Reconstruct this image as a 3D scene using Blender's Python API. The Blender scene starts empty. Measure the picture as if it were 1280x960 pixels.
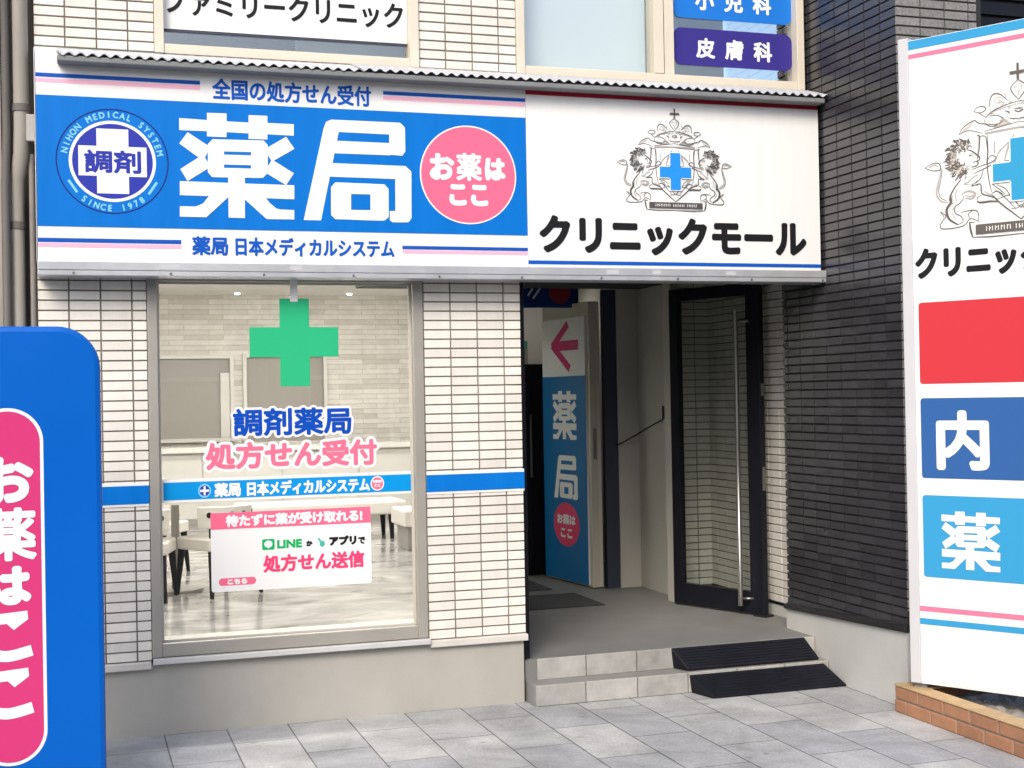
import bpy, math, random
from mathutils import Vector, Matrix
random.seed(7)
SC = bpy.context.scene
COL = SC.collection

# ---------------------------------------------------------------- camera, sky, sun, exposure
cam = bpy.data.cameras.new('camera')
cam.sensor_width = 36.0
cam.lens = 36.0 * 1700.0 / 1280.0
cam.clip_start = 0.05
cam.clip_end = 500.0
cam_o = bpy.data.objects.new('camera', cam)
COL.objects.link(cam_o)
RT = Vector((0.95110641, -0.30832282, -0.01826542))
DN = Vector((-0.01471435, 0.01383868, -0.99979597))
FW = Vector((0.30851268, 0.95118112, 0.00862529))
m4 = Matrix.Identity(4)
for i in range(3):
    m4[i][0], m4[i][1], m4[i][2] = RT[i], -DN[i], -FW[i]
m4.translation = Vector((0.0, -6.96869, 1.65))
cam_o.matrix_world = m4
SC.camera = cam_o

SUN_DIR = Vector((-0.50, -0.80, 0.80)).normalized()      # towards the sun: over the street, from the left
w = bpy.data.worlds.new('World')
SC.world = w
w.use_nodes = True
nt = w.node_tree
sky = nt.nodes.new('ShaderNodeTexSky')
sky.sky_type = 'NISHITA'
sky.sun_disc = False
sky.sun_elevation = math.asin(SUN_DIR.z)
sky.sun_rotation = math.atan2(SUN_DIR.x, SUN_DIR.y)
sky.air_density = 1.0
sky.dust_density = 3.0
sky.ozone_density = 1.0
bg = nt.nodes['Background']
bg.inputs['Strength'].default_value = 0.15
nt.links.new(sky.outputs['Color'], bg.inputs['Color'])

sun = bpy.data.lights.new('sun', 'SUN')
sun.energy = 1.4
sun.angle = math.radians(24)
sun.color = (1.0, 0.94, 0.86)
sun_o = bpy.data.objects.new('sun', sun)
COL.objects.link(sun_o)
sun_o.rotation_euler = SUN_DIR.to_track_quat('Z', 'Y').to_euler()

SC.view_settings.view_transform = 'Standard'
SC.view_settings.look = 'None'
SC.view_settings.gamma = 1.0
SC.view_settings.use_curve_mapping = False
SC.view_settings.exposure = 0.72
SC.render.engine = 'CYCLES'
SC.cycles.use_denoising = True
SC.cycles.max_bounces = 10
SC.cycles.transparent_max_bounces = 12
SC.cycles.caustics_reflective = False
SC.cycles.caustics_refractive = False


# ---------------------------------------------------------------- materials
def lin(c):
    c = c / 255.0
    return c / 12.92 if c <= 0.04045 else ((c + 0.055) / 1.055) ** 2.4


def rgb(r, g, b, k=1.0):
    return (lin(r) * k, lin(g) * k, lin(b) * k, 1.0)


MATS = {}


def mat(name, col, rough=0.6, var=0.0, scale=6.0, bump=0.0, bscale=60.0, metal=0.0, island=0.0, emit=None,
        spec=0.5, stretch=None, coat=0.0):
    """Principled material with an uneven base colour, gloss and surface."""
    if name in MATS:
        return MATS[name]
    m = bpy.data.materials.new(name)
    m.use_nodes = True
    t = m.node_tree
    p = t.nodes['Principled BSDF']
    p.inputs['Base Color'].default_value = col
    p.inputs['Roughness'].default_value = rough
    p.inputs['Metallic'].default_value = metal
    p.inputs['Specular IOR Level'].default_value = spec
    p.inputs['Coat Weight'].default_value = coat
    tc = t.nodes.new('ShaderNodeTexCoord')
    src = tc.outputs['Object']
    if stretch:
        mp = t.nodes.new('ShaderNodeMapping')
        mp.inputs['Scale'].default_value = stretch
        t.links.new(src, mp.inputs['Vector'])
        src = mp.outputs['Vector']
    last = None
    if var > 0:
        n = t.nodes.new('ShaderNodeTexNoise')
        n.inputs['Scale'].default_value = scale
        n.inputs['Detail'].default_value = 6.0
        n.inputs['Roughness'].default_value = 0.62
        t.links.new(src, n.inputs['Vector'])
        mr = t.nodes.new('ShaderNodeMapRange')
        mr.inputs['From Min'].default_value = 0.25
        mr.inputs['From Max'].default_value = 0.75
        mr.inputs['To Min'].default_value = 1.0 - var
        mr.inputs['To Max'].default_value = 1.0 + var * 0.6
        t.links.new(n.outputs['Fac'], mr.inputs['Value'])
        last = mr.outputs['Result']
        rr = t.nodes.new('ShaderNodeMapRange')
        rr.inputs['To Min'].default_value = max(0.02, rough - 0.12)
        rr.inputs['To Max'].default_value = min(1.0, rough + 0.12)
        t.links.new(n.outputs['Fac'], rr.inputs['Value'])
        t.links.new(rr.outputs['Result'], p.inputs['Roughness'])
    if island > 0:
        g = t.nodes.new('ShaderNodeNewGeometry')
        mi = t.nodes.new('ShaderNodeMapRange')
        mi.inputs['To Min'].default_value = 1.0 - island
        mi.inputs['To Max'].default_value = 1.0 + island * 0.5
        t.links.new(g.outputs['Random Per Island'], mi.inputs['Value'])
        if last:
            mu = t.nodes.new('ShaderNodeMath')
            mu.operation = 'MULTIPLY'
            t.links.new(last, mu.inputs[0])
            t.links.new(mi.outputs['Result'], mu.inputs[1])
            last = mu.outputs[0]
        else:
            last = mi.outputs['Result']
    if last:
        vm = t.nodes.new('ShaderNodeVectorMath')
        vm.operation = 'SCALE'
        vm.inputs[0].default_value = col[:3]
        t.links.new(last, vm.inputs['Scale'])
        t.links.new(vm.outputs['Vector'], p.inputs['Base Color'])
    if bump > 0:
        nb = t.nodes.new('ShaderNodeTexNoise')
        nb.inputs['Scale'].default_value = bscale
        nb.inputs['Detail'].default_value = 4.0
        t.links.new(src, nb.inputs['Vector'])
        b = t.nodes.new('ShaderNodeBump')
        b.inputs['Strength'].default_value = bump
        b.inputs['Distance'].default_value = 0.004
        t.links.new(nb.outputs['Fac'], b.inputs['Height'])
        t.links.new(b.outputs['Normal'], p.inputs['Normal'])
    if emit:
        p.inputs['Emission Color'].default_value = emit[0]
        p.inputs['Emission Strength'].default_value = emit[1]
    MATS[name] = m
    return m


def glass_mat(name, tint, base, power=5.0, gain=0.9):
    """Thin window glass: see-through, reflecting more towards grazing angles."""
    m = bpy.data.materials.new(name)
    m.use_nodes = True
    t = m.node_tree
    t.nodes.clear()
    out = t.nodes.new('ShaderNodeOutputMaterial')
    mx = t.nodes.new('ShaderNodeMixShader')
    tr = t.nodes.new('ShaderNodeBsdfTransparent')
    tr.inputs['Color'].default_value = tint
    gl = t.nodes.new('ShaderNodeBsdfGlossy')
    gl.inputs['Roughness'].default_value = 0.0
    lw = t.nodes.new('ShaderNodeLayerWeight')
    lw.inputs['Blend'].default_value = 0.5
    pw = t.nodes.new('ShaderNodeMath')
    pw.operation = 'POWER'
    pw.inputs[1].default_value = power
    ma = t.nodes.new('ShaderNodeMath')
    ma.operation = 'MULTIPLY_ADD'
    ma.inputs[1].default_value = gain
    ma.inputs[2].default_value = base
    ma.use_clamp = True
    t.links.new(lw.outputs['Facing'], pw.inputs[0])
    t.links.new(pw.outputs[0], ma.inputs[0])
    t.links.new(ma.outputs[0], mx.inputs['Fac'])
    t.links.new(tr.outputs[0], mx.inputs[1])
    t.links.new(gl.outputs[0], mx.inputs[2])
    t.links.new(mx.outputs[0], out.inputs['Surface'])
    MATS[name] = m
    return m


def brick_mat(name, c1, c2, mortar, bw, bh, msize, rough=0.6, axis='XY', offset=0.5, bump=0.4, var=0.25, vscale=3.0, bias=0.0,
              shift=(0, 0, 0), grit=0.0, freq=2):
    m = bpy.data.materials.new(name)
    m.use_nodes = True
    t = m.node_tree
    p = t.nodes['Principled BSDF']
    tc = t.nodes.new('ShaderNodeTexCoord')
    sx = t.nodes.new('ShaderNodeSeparateXYZ')
    t.links.new(tc.outputs['Object'], sx.inputs[0])
    cx = t.nodes.new('ShaderNodeCombineXYZ')
    a, b = axis
    t.links.new(sx.outputs[a], cx.inputs['X'])
    t.links.new(sx.outputs[b], cx.inputs['Y'])
    mp = t.nodes.new('ShaderNodeMapping')
    mp.inputs['Location'].default_value = shift
    t.links.new(cx.outputs[0], mp.inputs['Vector'])
    br = t.nodes.new('ShaderNodeTexBrick')
    br.offset = offset
    br.offset_frequency = freq
    br.inputs['Color1'].default_value = c1
    br.inputs['Color2'].default_value = c2
    br.inputs['Mortar'].default_value = mortar
    br.inputs['Scale'].default_value = 1.0
    br.inputs['Mortar Size'].default_value = msize
    br.inputs['Mortar Smooth'].default_value = 0.2
    br.inputs['Bias'].default_value = bias
    br.inputs['Brick Width'].default_value = bw
    br.inputs['Row Height'].default_value = bh
    t.links.new(mp.outputs[0], br.inputs['Vector'])
    n = t.nodes.new('ShaderNodeTexNoise')
    n.inputs['Scale'].default_value = vscale
    n.inputs['Detail'].default_value = 8.0
    n.inputs['Roughness'].default_value = 0.65
    n.inputs['Distortion'].default_value = 0.6
    t.links.new(tc.outputs['Object'], n.inputs['Vector'])
    mr = t.nodes.new('ShaderNodeMapRange')
    mr.inputs['From Min'].default_value = 0.28
    mr.inputs['From Max'].default_value = 0.72
    mr.inputs['To Min'].default_value = 1.0 - var
    mr.inputs['To Max'].default_value = 1.0 + var * 0.5
    t.links.new(n.outputs['Fac'], mr.inputs['Value'])
    gn = t.nodes.new('ShaderNodeTexNoise')
    gn.inputs['Scale'].default_value = 95.0
    gn.inputs['Detail'].default_value = 3.0
    t.links.new(tc.outputs['Object'], gn.inputs['Vector'])
    gr = t.nodes.new('ShaderNodeMapRange')
    gr.inputs['From Min'].default_value = 0.3
    gr.inputs['From Max'].default_value = 0.7
    gr.inputs['To Min'].default_value = 1.0 - grit
    gr.inputs['To Max'].default_value = 1.0 + grit * 0.7
    t.links.new(gn.outputs['Fac'], gr.inputs['Value'])
    gm = t.nodes.new('ShaderNodeMath')
    gm.operation = 'MULTIPLY'
    t.links.new(mr.outputs['Result'], gm.inputs[0])
    t.links.new(gr.outputs['Result'], gm.inputs[1])
    if grit:                                              # old gum and drip spots
        vo = t.nodes.new('ShaderNodeTexVoronoi')
        vo.inputs['Scale'].default_value = 3.4
        t.links.new(tc.outputs['Object'], vo.inputs['Vector'])
        vr = t.nodes.new('ShaderNodeMapRange')
        vr.inputs['From Min'].default_value = 0.04
        vr.inputs['From Max'].default_value = 0.075
        vr.inputs['To Min'].default_value = 0.74
        vr.inputs['To Max'].default_value = 1.0
        t.links.new(vo.outputs['Distance'], vr.inputs['Value'])
        g2 = t.nodes.new('ShaderNodeMath')
        g2.operation = 'MULTIPLY'
        t.links.new(gm.outputs[0], g2.inputs[0])
        t.links.new(vr.outputs['Result'], g2.inputs[1])
        gm = g2
    vm = t.nodes.new('ShaderNodeVectorMath')
    vm.operation = 'SCALE'
    t.links.new(br.outputs['Color'], vm.inputs[0])
    t.links.new(gm.outputs[0], vm.inputs['Scale'])
    t.links.new(vm.outputs['Vector'], p.inputs['Base Color'])
    p.inputs['Roughness'].default_value = rough
    inv = t.nodes.new('ShaderNodeMath')
    inv.operation = 'MULTIPLY_ADD'
    inv.inputs[1].default_value = -1.0
    t.links.new(br.outputs['Fac'], inv.inputs[0])
    nb = t.nodes.new('ShaderNodeTexNoise')
    nb.inputs['Scale'].default_value = 45.0
    nb.inputs['Detail'].default_value = 5.0
    t.links.new(tc.outputs['Object'], nb.inputs['Vector'])
    sc_ = t.nodes.new('ShaderNodeMath')
    sc_.operation = 'MULTIPLY'
    sc_.inputs[1].default_value = 0.5
    t.links.new(nb.outputs['Fac'], sc_.inputs[0])
    t.links.new(sc_.outputs[0], inv.inputs[2])
    bp = t.nodes.new('ShaderNodeBump')
    bp.inputs['Strength'].default_value = bump
    bp.inputs['Distance'].default_value = 0.004
    t.links.new(inv.outputs[0], bp.inputs['Height'])
    t.links.new(bp.outputs['Normal'], p.inputs['Normal'])
    MATS[name] = m
    return m


def marble_mat(name):
    m = mat(name, (0.5, 0.49, 0.47, 1), 0.12)
    t = m.node_tree
    p = t.nodes['Principled BSDF']
    tc = t.nodes.new('ShaderNodeTexCoord')
    mp = t.nodes.new('ShaderNodeMapping')
    mp.inputs['Rotation'].default_value = (0, 0, 0.5)
    mp.inputs['Scale'].default_value = (1.0, 1.7, 1.0)
    n = t.nodes.new('ShaderNodeTexNoise')
    n.inputs['Scale'].default_value = 1.3
    n.inputs['Detail'].default_value = 9.0
    n.inputs['Roughness'].default_value = 0.6
    n.inputs['Distortion'].default_value = 1.6
    cr = t.nodes.new('ShaderNodeValToRGB')
    e = cr.color_ramp.elements
    e[0].position = 0.30
    e[0].color = (0.13, 0.125, 0.12, 1)
    e[1].position = 0.66
    e[1].color = (0.55, 0.54, 0.52, 1)
    k = cr.color_ramp.elements.new(0.48)
    k.color = (0.36, 0.35, 0.335, 1)
    t.links.new(tc.outputs['Object'], mp.inputs['Vector'])
    t.links.new(mp.outputs[0], n.inputs['Vector'])
    t.links.new(n.outputs['Fac'], cr.inputs['Fac'])
    t.links.new(cr.outputs['Color'], p.inputs['Base Color'])
    return m


W = 0.80
white = mat('sign_white', (0.80, 0.80, 0.79, 1), 0.42, 0.035, 3.0, stretch=(5.0, 5.0, 0.45), spec=0.16)
letter_white = mat('letter_white', (0.82, 0.82, 0.81, 1), 0.45, spec=0.16)
sign_blue = mat('sign_blue', rgb(8, 118, 210, .88), 0.38, 0.09, 2.6, stretch=(5.0, 5.0, 0.45), spec=0.16)
navy_line = mat('line_blue', rgb(16, 82, 176), 0.5, spec=0.16)
letter_blue = mat('letter_blue', rgb(14, 92, 196, .85), 0.5, spec=0.16)
pink_line = mat('line_pink', rgb(238, 176, 200), 0.5, spec=0.16)
pink = mat('sign_pink', rgb(248, 112, 146, .9), 0.42, 0.04, 2.0, spec=0.16)
red_line = mat('line_red', rgb(178, 38, 62), 0.5, spec=0.16)
seal_navy = mat('seal_navy', rgb(48, 58, 160), 0.45, spec=0.16)
seal_ring = mat('seal_ring', rgb(24, 40, 120), 0.5, spec=0.16)
seal_text = mat('seal_text', rgb(130, 200, 245), 0.5, spec=0.16)
black_ink = mat('black_ink', (0.012, 0.012, 0.014, 1), 0.5, spec=0.16)
ink_grey = mat('crest_ink', (0.07, 0.068, 0.066, 1), 0.6)
ink_pale = mat('crest_ink_pale', (0.34, 0.33, 0.32, 1), 0.6)
ink_brown = mat('crest_ink_brown', (0.11, 0.092, 0.078, 1), 0.6)
ink_brown_pale = mat('crest_ink_brown_pale', (0.40, 0.37, 0.34, 1), 0.6)
crest_blue = mat('crest_blue', rgb(40, 140, 225), 0.45, spec=0.16)
cyan = mat('sign_cyan', rgb(62, 164, 216, .82), 0.42, spec=0.16)
navy_box = mat('sign_navy', rgb(54, 102, 166, .85), 0.42, spec=0.16)
red_box = mat('sign_red', rgb(232, 66, 76, .72), 0.42, spec=0.16)
alu = mat('aluminium', (0.60, 0.61, 0.63, 1), 0.38, 0.08, 8.0, metal=0.55)
flash_m = mat('corrugated_sheet', (0.46, 0.47, 0.49, 1), 0.5, 0.16, 5.0)
under_m = mat('shaded_backing', (0.20, 0.21, 0.215, 1), 0.7, 0.15, 6.0)  # grey includes the shade below the corrugated sheet
tile_beige = mat('beige_tile', (0.78, 0.745, 0.675, 1), 0.40, 0.10, 3.0, 0.12, 40.0, island=0.12, stretch=(4.0, 4.0, 0.6))
grout = mat('tile_grout', (0.19, 0.178, 0.155, 1), 0.9, 0.3, 14.0)
tile_black = mat('black_tile', (0.040, 0.039, 0.044, 1), 0.26, island=0.3, spec=0.8)
grout_grey = mat('dark_grout', (0.022, 0.021, 0.023, 1), 0.9, 0.3, 12.0)
tile_granite = mat('granite_tile', (0.22, 0.215, 0.205, 1), 0.6, 0.45, 70.0, 0.3, 80.0, island=0.15)
render_beige = mat('beige_render', (0.40, 0.385, 0.345, 1), 0.8, 0.11, 2.4, 0.3, 70.0, stretch=(1.5, 1.5, 1.0))
render_grey = mat('grey_render', (0.52, 0.515, 0.485, 1), 0.8, 0.14, 1.8, 0.25, 70.0)
slab_m = mat('slab_trim', (0.60, 0.57, 0.52, 1), 0.7, 0.12, 5.0, 0.2, 60.0)
frame_m = mat('window_frame_metal', (0.40, 0.38, 0.335, 1), 0.42, 0.06, 5.0, metal=0.35)
frame_cream = mat('cream_frame', (0.66, 0.60, 0.49, 1), 0.45, 0.05, 5.0)
frame_dark = mat('black_frame', (0.011, 0.012, 0.017, 1), 0.35, 0.2, 5.0, spec=0.16)
rubber_seal = mat('rubber_seal', (0.02, 0.02, 0.022, 1), 0.7, spec=0.16)
steel = mat('steel', (0.30, 0.295, 0.28, 1), 0.33, 0.1, 20.0, metal=0.9)
wall_in = mat('inner_wall', (0.50, 0.485, 0.43, 1), 0.7, 0.05, 3.0)
wall_white = mat('white_wall', (0.66, 0.64, 0.60, 1), 0.7, 0.04, 3.0)
jamb_navy = mat('navy_jamb', (0.035, 0.042, 0.068, 1), 0.5, 0.1, 5.0)
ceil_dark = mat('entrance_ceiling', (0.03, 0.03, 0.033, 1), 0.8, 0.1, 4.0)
ceil_in = mat('white_ceiling', (0.72, 0.70, 0.66, 1), 0.8)
counter_m = mat('counter_white', (0.66, 0.64, 0.60, 1), 0.35, 0.03, 3.0)
panel_grey = mat('grey_panel', (0.33, 0.31, 0.28, 1), 0.45, 0.06, 1.0)
chair_white = mat('chair_white', (0.70, 0.67, 0.62, 1), 0.5, 0.05, 6.0)
chair_black = mat('chair_black', (0.012, 0.012, 0.013, 1), 0.5, spec=0.16)
post_grey = mat('table_post', (0.40, 0.38, 0.35, 1), 0.4, metal=0.3)
green = mat('cross_green', rgb(52, 196, 138, .80), 0.45, 0.03, 2.0, spec=0.16)
poster_white = mat('poster_white', (0.80, 0.80, 0.775, 1), 0.45, spec=0.16)
line_green = mat('logo_green', rgb(8, 172, 100), 0.5, spec=0.16)
deep_pink = mat('deep_pink', rgb(222, 64, 128, .80), 0.45, 0.03, 2.0, spec=0.16)
rose_text = mat('rose_text', rgb(228, 68, 116), 0.5, spec=0.16)
band_cyan = mat('band_cyan', rgb(8, 146, 218, .95), 0.42, spec=0.16)
board_blue = mat('board_blue', rgb(0, 106, 212, .74), 0.4, 0.06, 1.2, spec=0.16)
poster_blue = mat('plate_blue', rgb(34, 116, 206), 0.4, spec=0.16)
plate_violet = mat('plate_violet', rgb(58, 50, 132), 0.4, spec=0.16)
rubber = mat('black_rubber', (0.010, 0.011, 0.016, 1), 0.5, 0.25, 10.0, 0.2, 60.0, spec=0.16)
mat_grey = mat('door_mat', (0.045, 0.045, 0.048, 1), 0.95, 0.3, 20.0, 0.4, 200.0)
pipe_m = mat('pipe_plastic', (0.34, 0.315, 0.275, 1), 0.55, 0.25, 6.0, stretch=(1, 1, 0.15))
pipe_d = mat('dark_pipe', (0.12, 0.11, 0.10, 1), 0.6, 0.3, 6.0, stretch=(1, 1, 0.15))
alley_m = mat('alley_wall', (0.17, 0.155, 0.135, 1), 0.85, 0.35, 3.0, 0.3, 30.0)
floor_c = mat('entrance_floor', (0.20, 0.198, 0.190, 1), 0.6, 0.25, 2.2, 0.25, 60.0)
riser_m = mat('step_tile', (0.40, 0.392, 0.368, 1), 0.6, 0.36, 6.0, 0.3, 50.0, island=0.14)
step_gr = mat('step_tread', (0.24, 0.235, 0.225, 1), 0.65, 0.25, 5.0, 0.3, 50.0)
asphalt = mat('asphalt', (0.05, 0.05, 0.052, 1), 0.9, 0.3, 12.0, 0.5, 150.0)
kerb_m = mat('kerb', (0.33, 0.33, 0.32, 1), 0.85, 0.2, 6.0, 0.3, 60.0)
ground_m = mat('ground', (0.12, 0.12, 0.115, 1), 0.95, 0.3, 2.0)
brick_orange = mat('orange_brick', (0.40, 0.195, 0.105, 1), 0.75, 0.18, 14.0, 0.4, 60.0, island=0.16)
brick_tan = mat('tan_brick_top', (0.48, 0.33, 0.17, 1), 0.75, 0.18, 14.0, 0.4, 60.0, island=0.12)
mortar = mat('brick_mortar', (0.26, 0.22, 0.18, 1), 0.9, 0.2, 20.0)
soil = mat('soil', (0.30, 0.28, 0.25, 1), 0.95, 0.5, 18.0, 0.8, 60.0)
pale_sheet_m = mat('pale_sheet', (0.80, 0.88, 0.88, 1), 0.8, 0.03, 2.0)  # pale tone standing in for bright sky mirrored in the upper panes
slat_m = mat('reflection_blue', (0.06, 0.10, 0.17, 1), 0.5, 0.15, 6.0, stretch=(0.3, 1, 6))  # dark blue of a reflected building, put into slats
cable_m = mat('black_cable', (0.012, 0.012, 0.012, 1), 0.6)
lamp_m = mat('lamp_diffuser', (0.8, 0.8, 0.8, 1), 0.6, emit=((1.0, 0.965, 0.915, 1), 19.0))
lamp_dim = mat('corridor_lamp', (0.8, 0.8, 0.8, 1), 0.6, emit=((1.0, 0.94, 0.85, 1), 3.5))
pave_m = brick_mat('paving', rgb(160, 162, 165, 1.0), rgb(186, 187, 185, 1.0), (0.11, 0.11, 0.11, 1), 0.60, 0.3045, 0.0035,
                   0.55, 'YX', 0.5, 0.5, 0.38, 2.6, shift=(0.085, -0.11, 0), grit=0.16)
stone_m = brick_mat('stone_strip', (0.74, 0.715, 0.665, 1), (0.46, 0.42, 0.36, 1), (0.50, 0.46, 0.40, 1), 0.47, 0.062, 0.003,
                    0.8, 'XZ', 0.37, 0.7, 0.16, 6.0, bias=-0.45)
marble = marble_mat('marble_floor')
glass_shop = glass_mat('shop_glass', (0.97, 0.975, 0.97, 1), 0.04, 5.0, 0.6)
glass_up = glass_mat('upper_glass', (0.97, 0.99, 0.99, 1), 0.15, 3.0, 0.6)
glass_door = glass_mat('door_glass', (0.86, 0.88, 0.87, 1), 0.05, 4.0, 0.8)


# ---------------------------------------------------------------- mesh helpers
class Fr:
    """A flat frame: u along it, v up, d out of it."""
    def __init__(s, o, u=(1, 0, 0), n=(0, -1, 0), k=1.0):
        s.o, s.u, s.n, s.k = Vector(o), Vector(u).normalized(), Vector(n).normalized(), k   # k: size of one unit in metres

    def __call__(s, u, v, d=0.0):
        p = s.o + s.u * (u * s.k) + s.n * (d * s.k)
        return (p.x, p.y, p.z + v * s.k)


class MB:
    def __init__(s):
        s.v, s.f, s.m = [], [], []

    def add(s, vs, fs, mi=0):
        k = len(s.v)
        s.v += [tuple(p) for p in vs]
        s.f += [tuple(i + k for i in f) for f in fs]
        s.m += [mi] * len(fs)
        return s

    def box(s, x0, x1, y0, y1, z0, z1, mi=0):
        vs = [(x, y, z) for z in (z0, z1) for y in (y0, y1) for x in (x0, x1)]
        return s.add(vs, [(0, 2, 3, 1), (4, 5, 7, 6), (0, 1, 5, 4), (2, 6, 7, 3), (0, 4, 6, 2), (1, 3, 7, 5)], mi)

    def fbox(s, fr, u0, u1, v0, v1, d0, d1, mi=0):
        vs = [fr(u, v, d) for v in (v0, v1) for d in (d0, d1) for u in (u0, u1)]
        return s.add(vs, [(0, 2, 3, 1), (4, 5, 7, 6), (0, 1, 5, 4), (2, 6, 7, 3), (0, 4, 6, 2), (1, 3, 7, 5)], mi)

    def poly(s, fr, pts, d, mi=0):
        return s.add([fr(u, v, d) for u, v in pts], [tuple(range(len(pts)))], mi)

    def prism(s, fr, pts, d0, d1, mi=0):
        n = len(pts)
        vs = [fr(u, v, d1) for u, v in pts] + [fr(u, v, d0) for u, v in pts]
        fs = [tuple(range(n)), tuple(range(2 * n - 1, n - 1, -1))]
        fs += [(i, n + i, n + (i + 1) % n, (i + 1) % n) for i in range(n)]
        return s.add(vs, fs, mi)

    def ring(s, fr, cx, cy, rx, ry, wx, d, mi=0, n=64):
        vs, fs = [], []
        for i in range(n):
            a = 2 * math.pi * i / n
            c, q = math.cos(a), math.sin(a)
            vs += [fr(cx + rx * c, cy + ry * q, d), fr(cx + (rx - wx) * c, cy + (ry - wx) * q, d)]
        for i in range(n):
            j = (i + 1) % n
            fs.append((2 * i, 2 * i + 1, 2 * j + 1, 2 * j))
        return s.add(vs, fs, mi)

    def tube(s, pts, r, n=12, mi=0):
        pts = [Vector(p) for p in pts]
        rings = []
        k0 = len(s.v)
        for i, p in enumerate(pts):
            a = pts[max(i - 1, 0)]
            b = pts[min(i + 1, len(pts) - 1)]
            t = (b - a).normalized()
            x = t.cross(Vector((0.13, 0.97, 0.2))).normalized()
            y = t.cross(x)
            ri = r[i] if isinstance(r, (list, tuple)) else r
            for j in range(n):
                an = 2 * math.pi * j / n
                s.v.append(tuple(p + (x * math.cos(an) + y * math.sin(an)) * ri))
        for i in range(len(pts) - 1):
            for j in range(n):
                q = (j + 1) % n
                s.f.append((k0 + i * n + j, k0 + i * n + q, k0 + (i + 1) * n + q, k0 + (i + 1) * n + j))
                s.m.append(mi)
        s.f.append(tuple(k0 + j for j in range(n)))
        s.m.append(mi)
        e = k0 + (len(pts) - 1) * n
        s.f.append(tuple(e + j for j in reversed(range(n))))
        s.m.append(mi)
        return s


def base_point(o):
    p = Vector(o.location)
    while o.parent:
        o = o.parent
        p += Vector(o.location)
    return p


def obj(name, mb, mats, parent=None, bevel=0.0, smooth=False, label=None):
    """Link ONE mesh object whose origin sits at the middle of its base."""
    xs, ys, zs = zip(*mb.v)
    o0 = Vector(((min(xs) + max(xs)) / 2, (min(ys) + max(ys)) / 2, min(zs)))
    me = bpy.data.meshes.new(name)
    me.from_pydata([(x - o0.x, y - o0.y, z - o0.z) for x, y, z in mb.v], [], mb.f)
    for m in (mats if isinstance(mats, (list, tuple)) else [mats]):
        me.materials.append(m)
    if any(mb.m):
        me.polygons.foreach_set('material_index', mb.m)
    if smooth:
        me.polygons.foreach_set('use_smooth', [True] * len(me.polygons))
    me.validate()
    o = bpy.data.objects.new(name, me)
    COL.objects.link(o)
    if parent:
        o.parent = parent
        o.location = o0 - base_point(parent)
    else:
        o.location = o0
    if bevel:
        b = o.modifiers.new('bevel', 'BEVEL')
        b.width = bevel
        b.segments = 2
        b.limit_method = 'ANGLE'
        b.angle_limit = math.radians(40)
    if label:
        o['label'] = label
    return o


def tag(o, label, cat, group=None, kind=None):
    o['label'] = label
    o['category'] = cat
    if group:
        o['group'] = group
    if kind:
        o['kind'] = kind
    return o


def thing(name, label, cat, loc=(0, 0, 0), group=None):
    o = bpy.data.objects.new(name, None)
    o.empty_display_size = 0.1
    COL.objects.link(o)
    o.location = loc
    return tag(o, label, cat, group)


def struct(name, mb, m, **k):
    o = obj(name, mb, m, **k)
    o['kind'] = 'structure'
    return o


def copy_tree(o, parent=None):
    c = o.copy()
    COL.objects.link(c)
    if parent:
        c.parent = parent
    for ch in list(o.children):
        copy_tree(ch, c)
    return c


def rrect(u0, v0, u1, v1, r, n=8):
    pts = []
    for cx, cy, a0 in ((u1 - r, v1 - r, 0), (u0 + r, v1 - r, 90), (u0 + r, v0 + r, 180), (u1 - r, v0 + r, 270)):
        for i in range(n + 1):
            a = math.radians(a0 + 90 * i / n)
            pts.append((cx + r * math.cos(a), cy + r * math.sin(a)))
    return pts


def rect(u0, v0, u1, v1):
    return [(u0, v0), (u1, v0), (u1, v1), (u0, v1)]


def ell(cx, cy, rx, ry, n=64):
    return [(cx + rx * math.cos(2 * math.pi * i / n), cy + ry * math.sin(2 * math.pi * i / n)) for i in range(n)]


TXT = {}


def glyphs(body):
    """Triangles of a line of text, straight from Blender's own font."""
    if body not in TXT:
        cu = bpy.data.curves.new('text', 'FONT')
        cu.body = body
        cu.size = 1.0
        cu.resolution_u = 4
        cu.fill_mode = 'FRONT'
        o = bpy.data.objects.new('text', cu)
        me = bpy.data.meshes.new_from_object(o)
        TXT[body] = ([(v.co.x, v.co.y) for v in me.vertices], [tuple(p.vertices) for p in me.polygons])
        bpy.data.objects.remove(o)
        bpy.data.curves.remove(cu)
        bpy.data.meshes.remove(me)
    return TXT[body]


def text(mb, fr, body, u0, v0, u1, v1, d, bold=0.0, mi=0, n=10, place=None):
    """A line of lettering fitted to a rectangle; bold thickens every stroke by that many metres."""
    vs, fs = glyphs(body)
    xs, ys = [p[0] for p in vs], [p[1] for p in vs]
    x0, x1, y0, y1 = min(xs), max(xs), min(ys), max(ys)
    su = (u1 - u0 - 2 * bold) / max(x1 - x0, 1e-6)
    sv = (v1 - v0 - 2 * bold) / max(y1 - y0, 1e-6)
    flat = [(u0 + bold + (x - x0) * su, v0 + bold + (y - y0) * sv) for x, y in vs]
    shifts = [(0, 0)]
    if bold > 0:
        shifts += [(bold * math.cos(2 * math.pi * k / n), bold * math.sin(2 * math.pi * k / n)) for k in range(n)]
    for k, (a, b) in enumerate(shifts):
        mb.add([fr(u + a, v + b, d + 0.00007 * k) for u, v in flat], fs, mi)
    return mb


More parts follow.
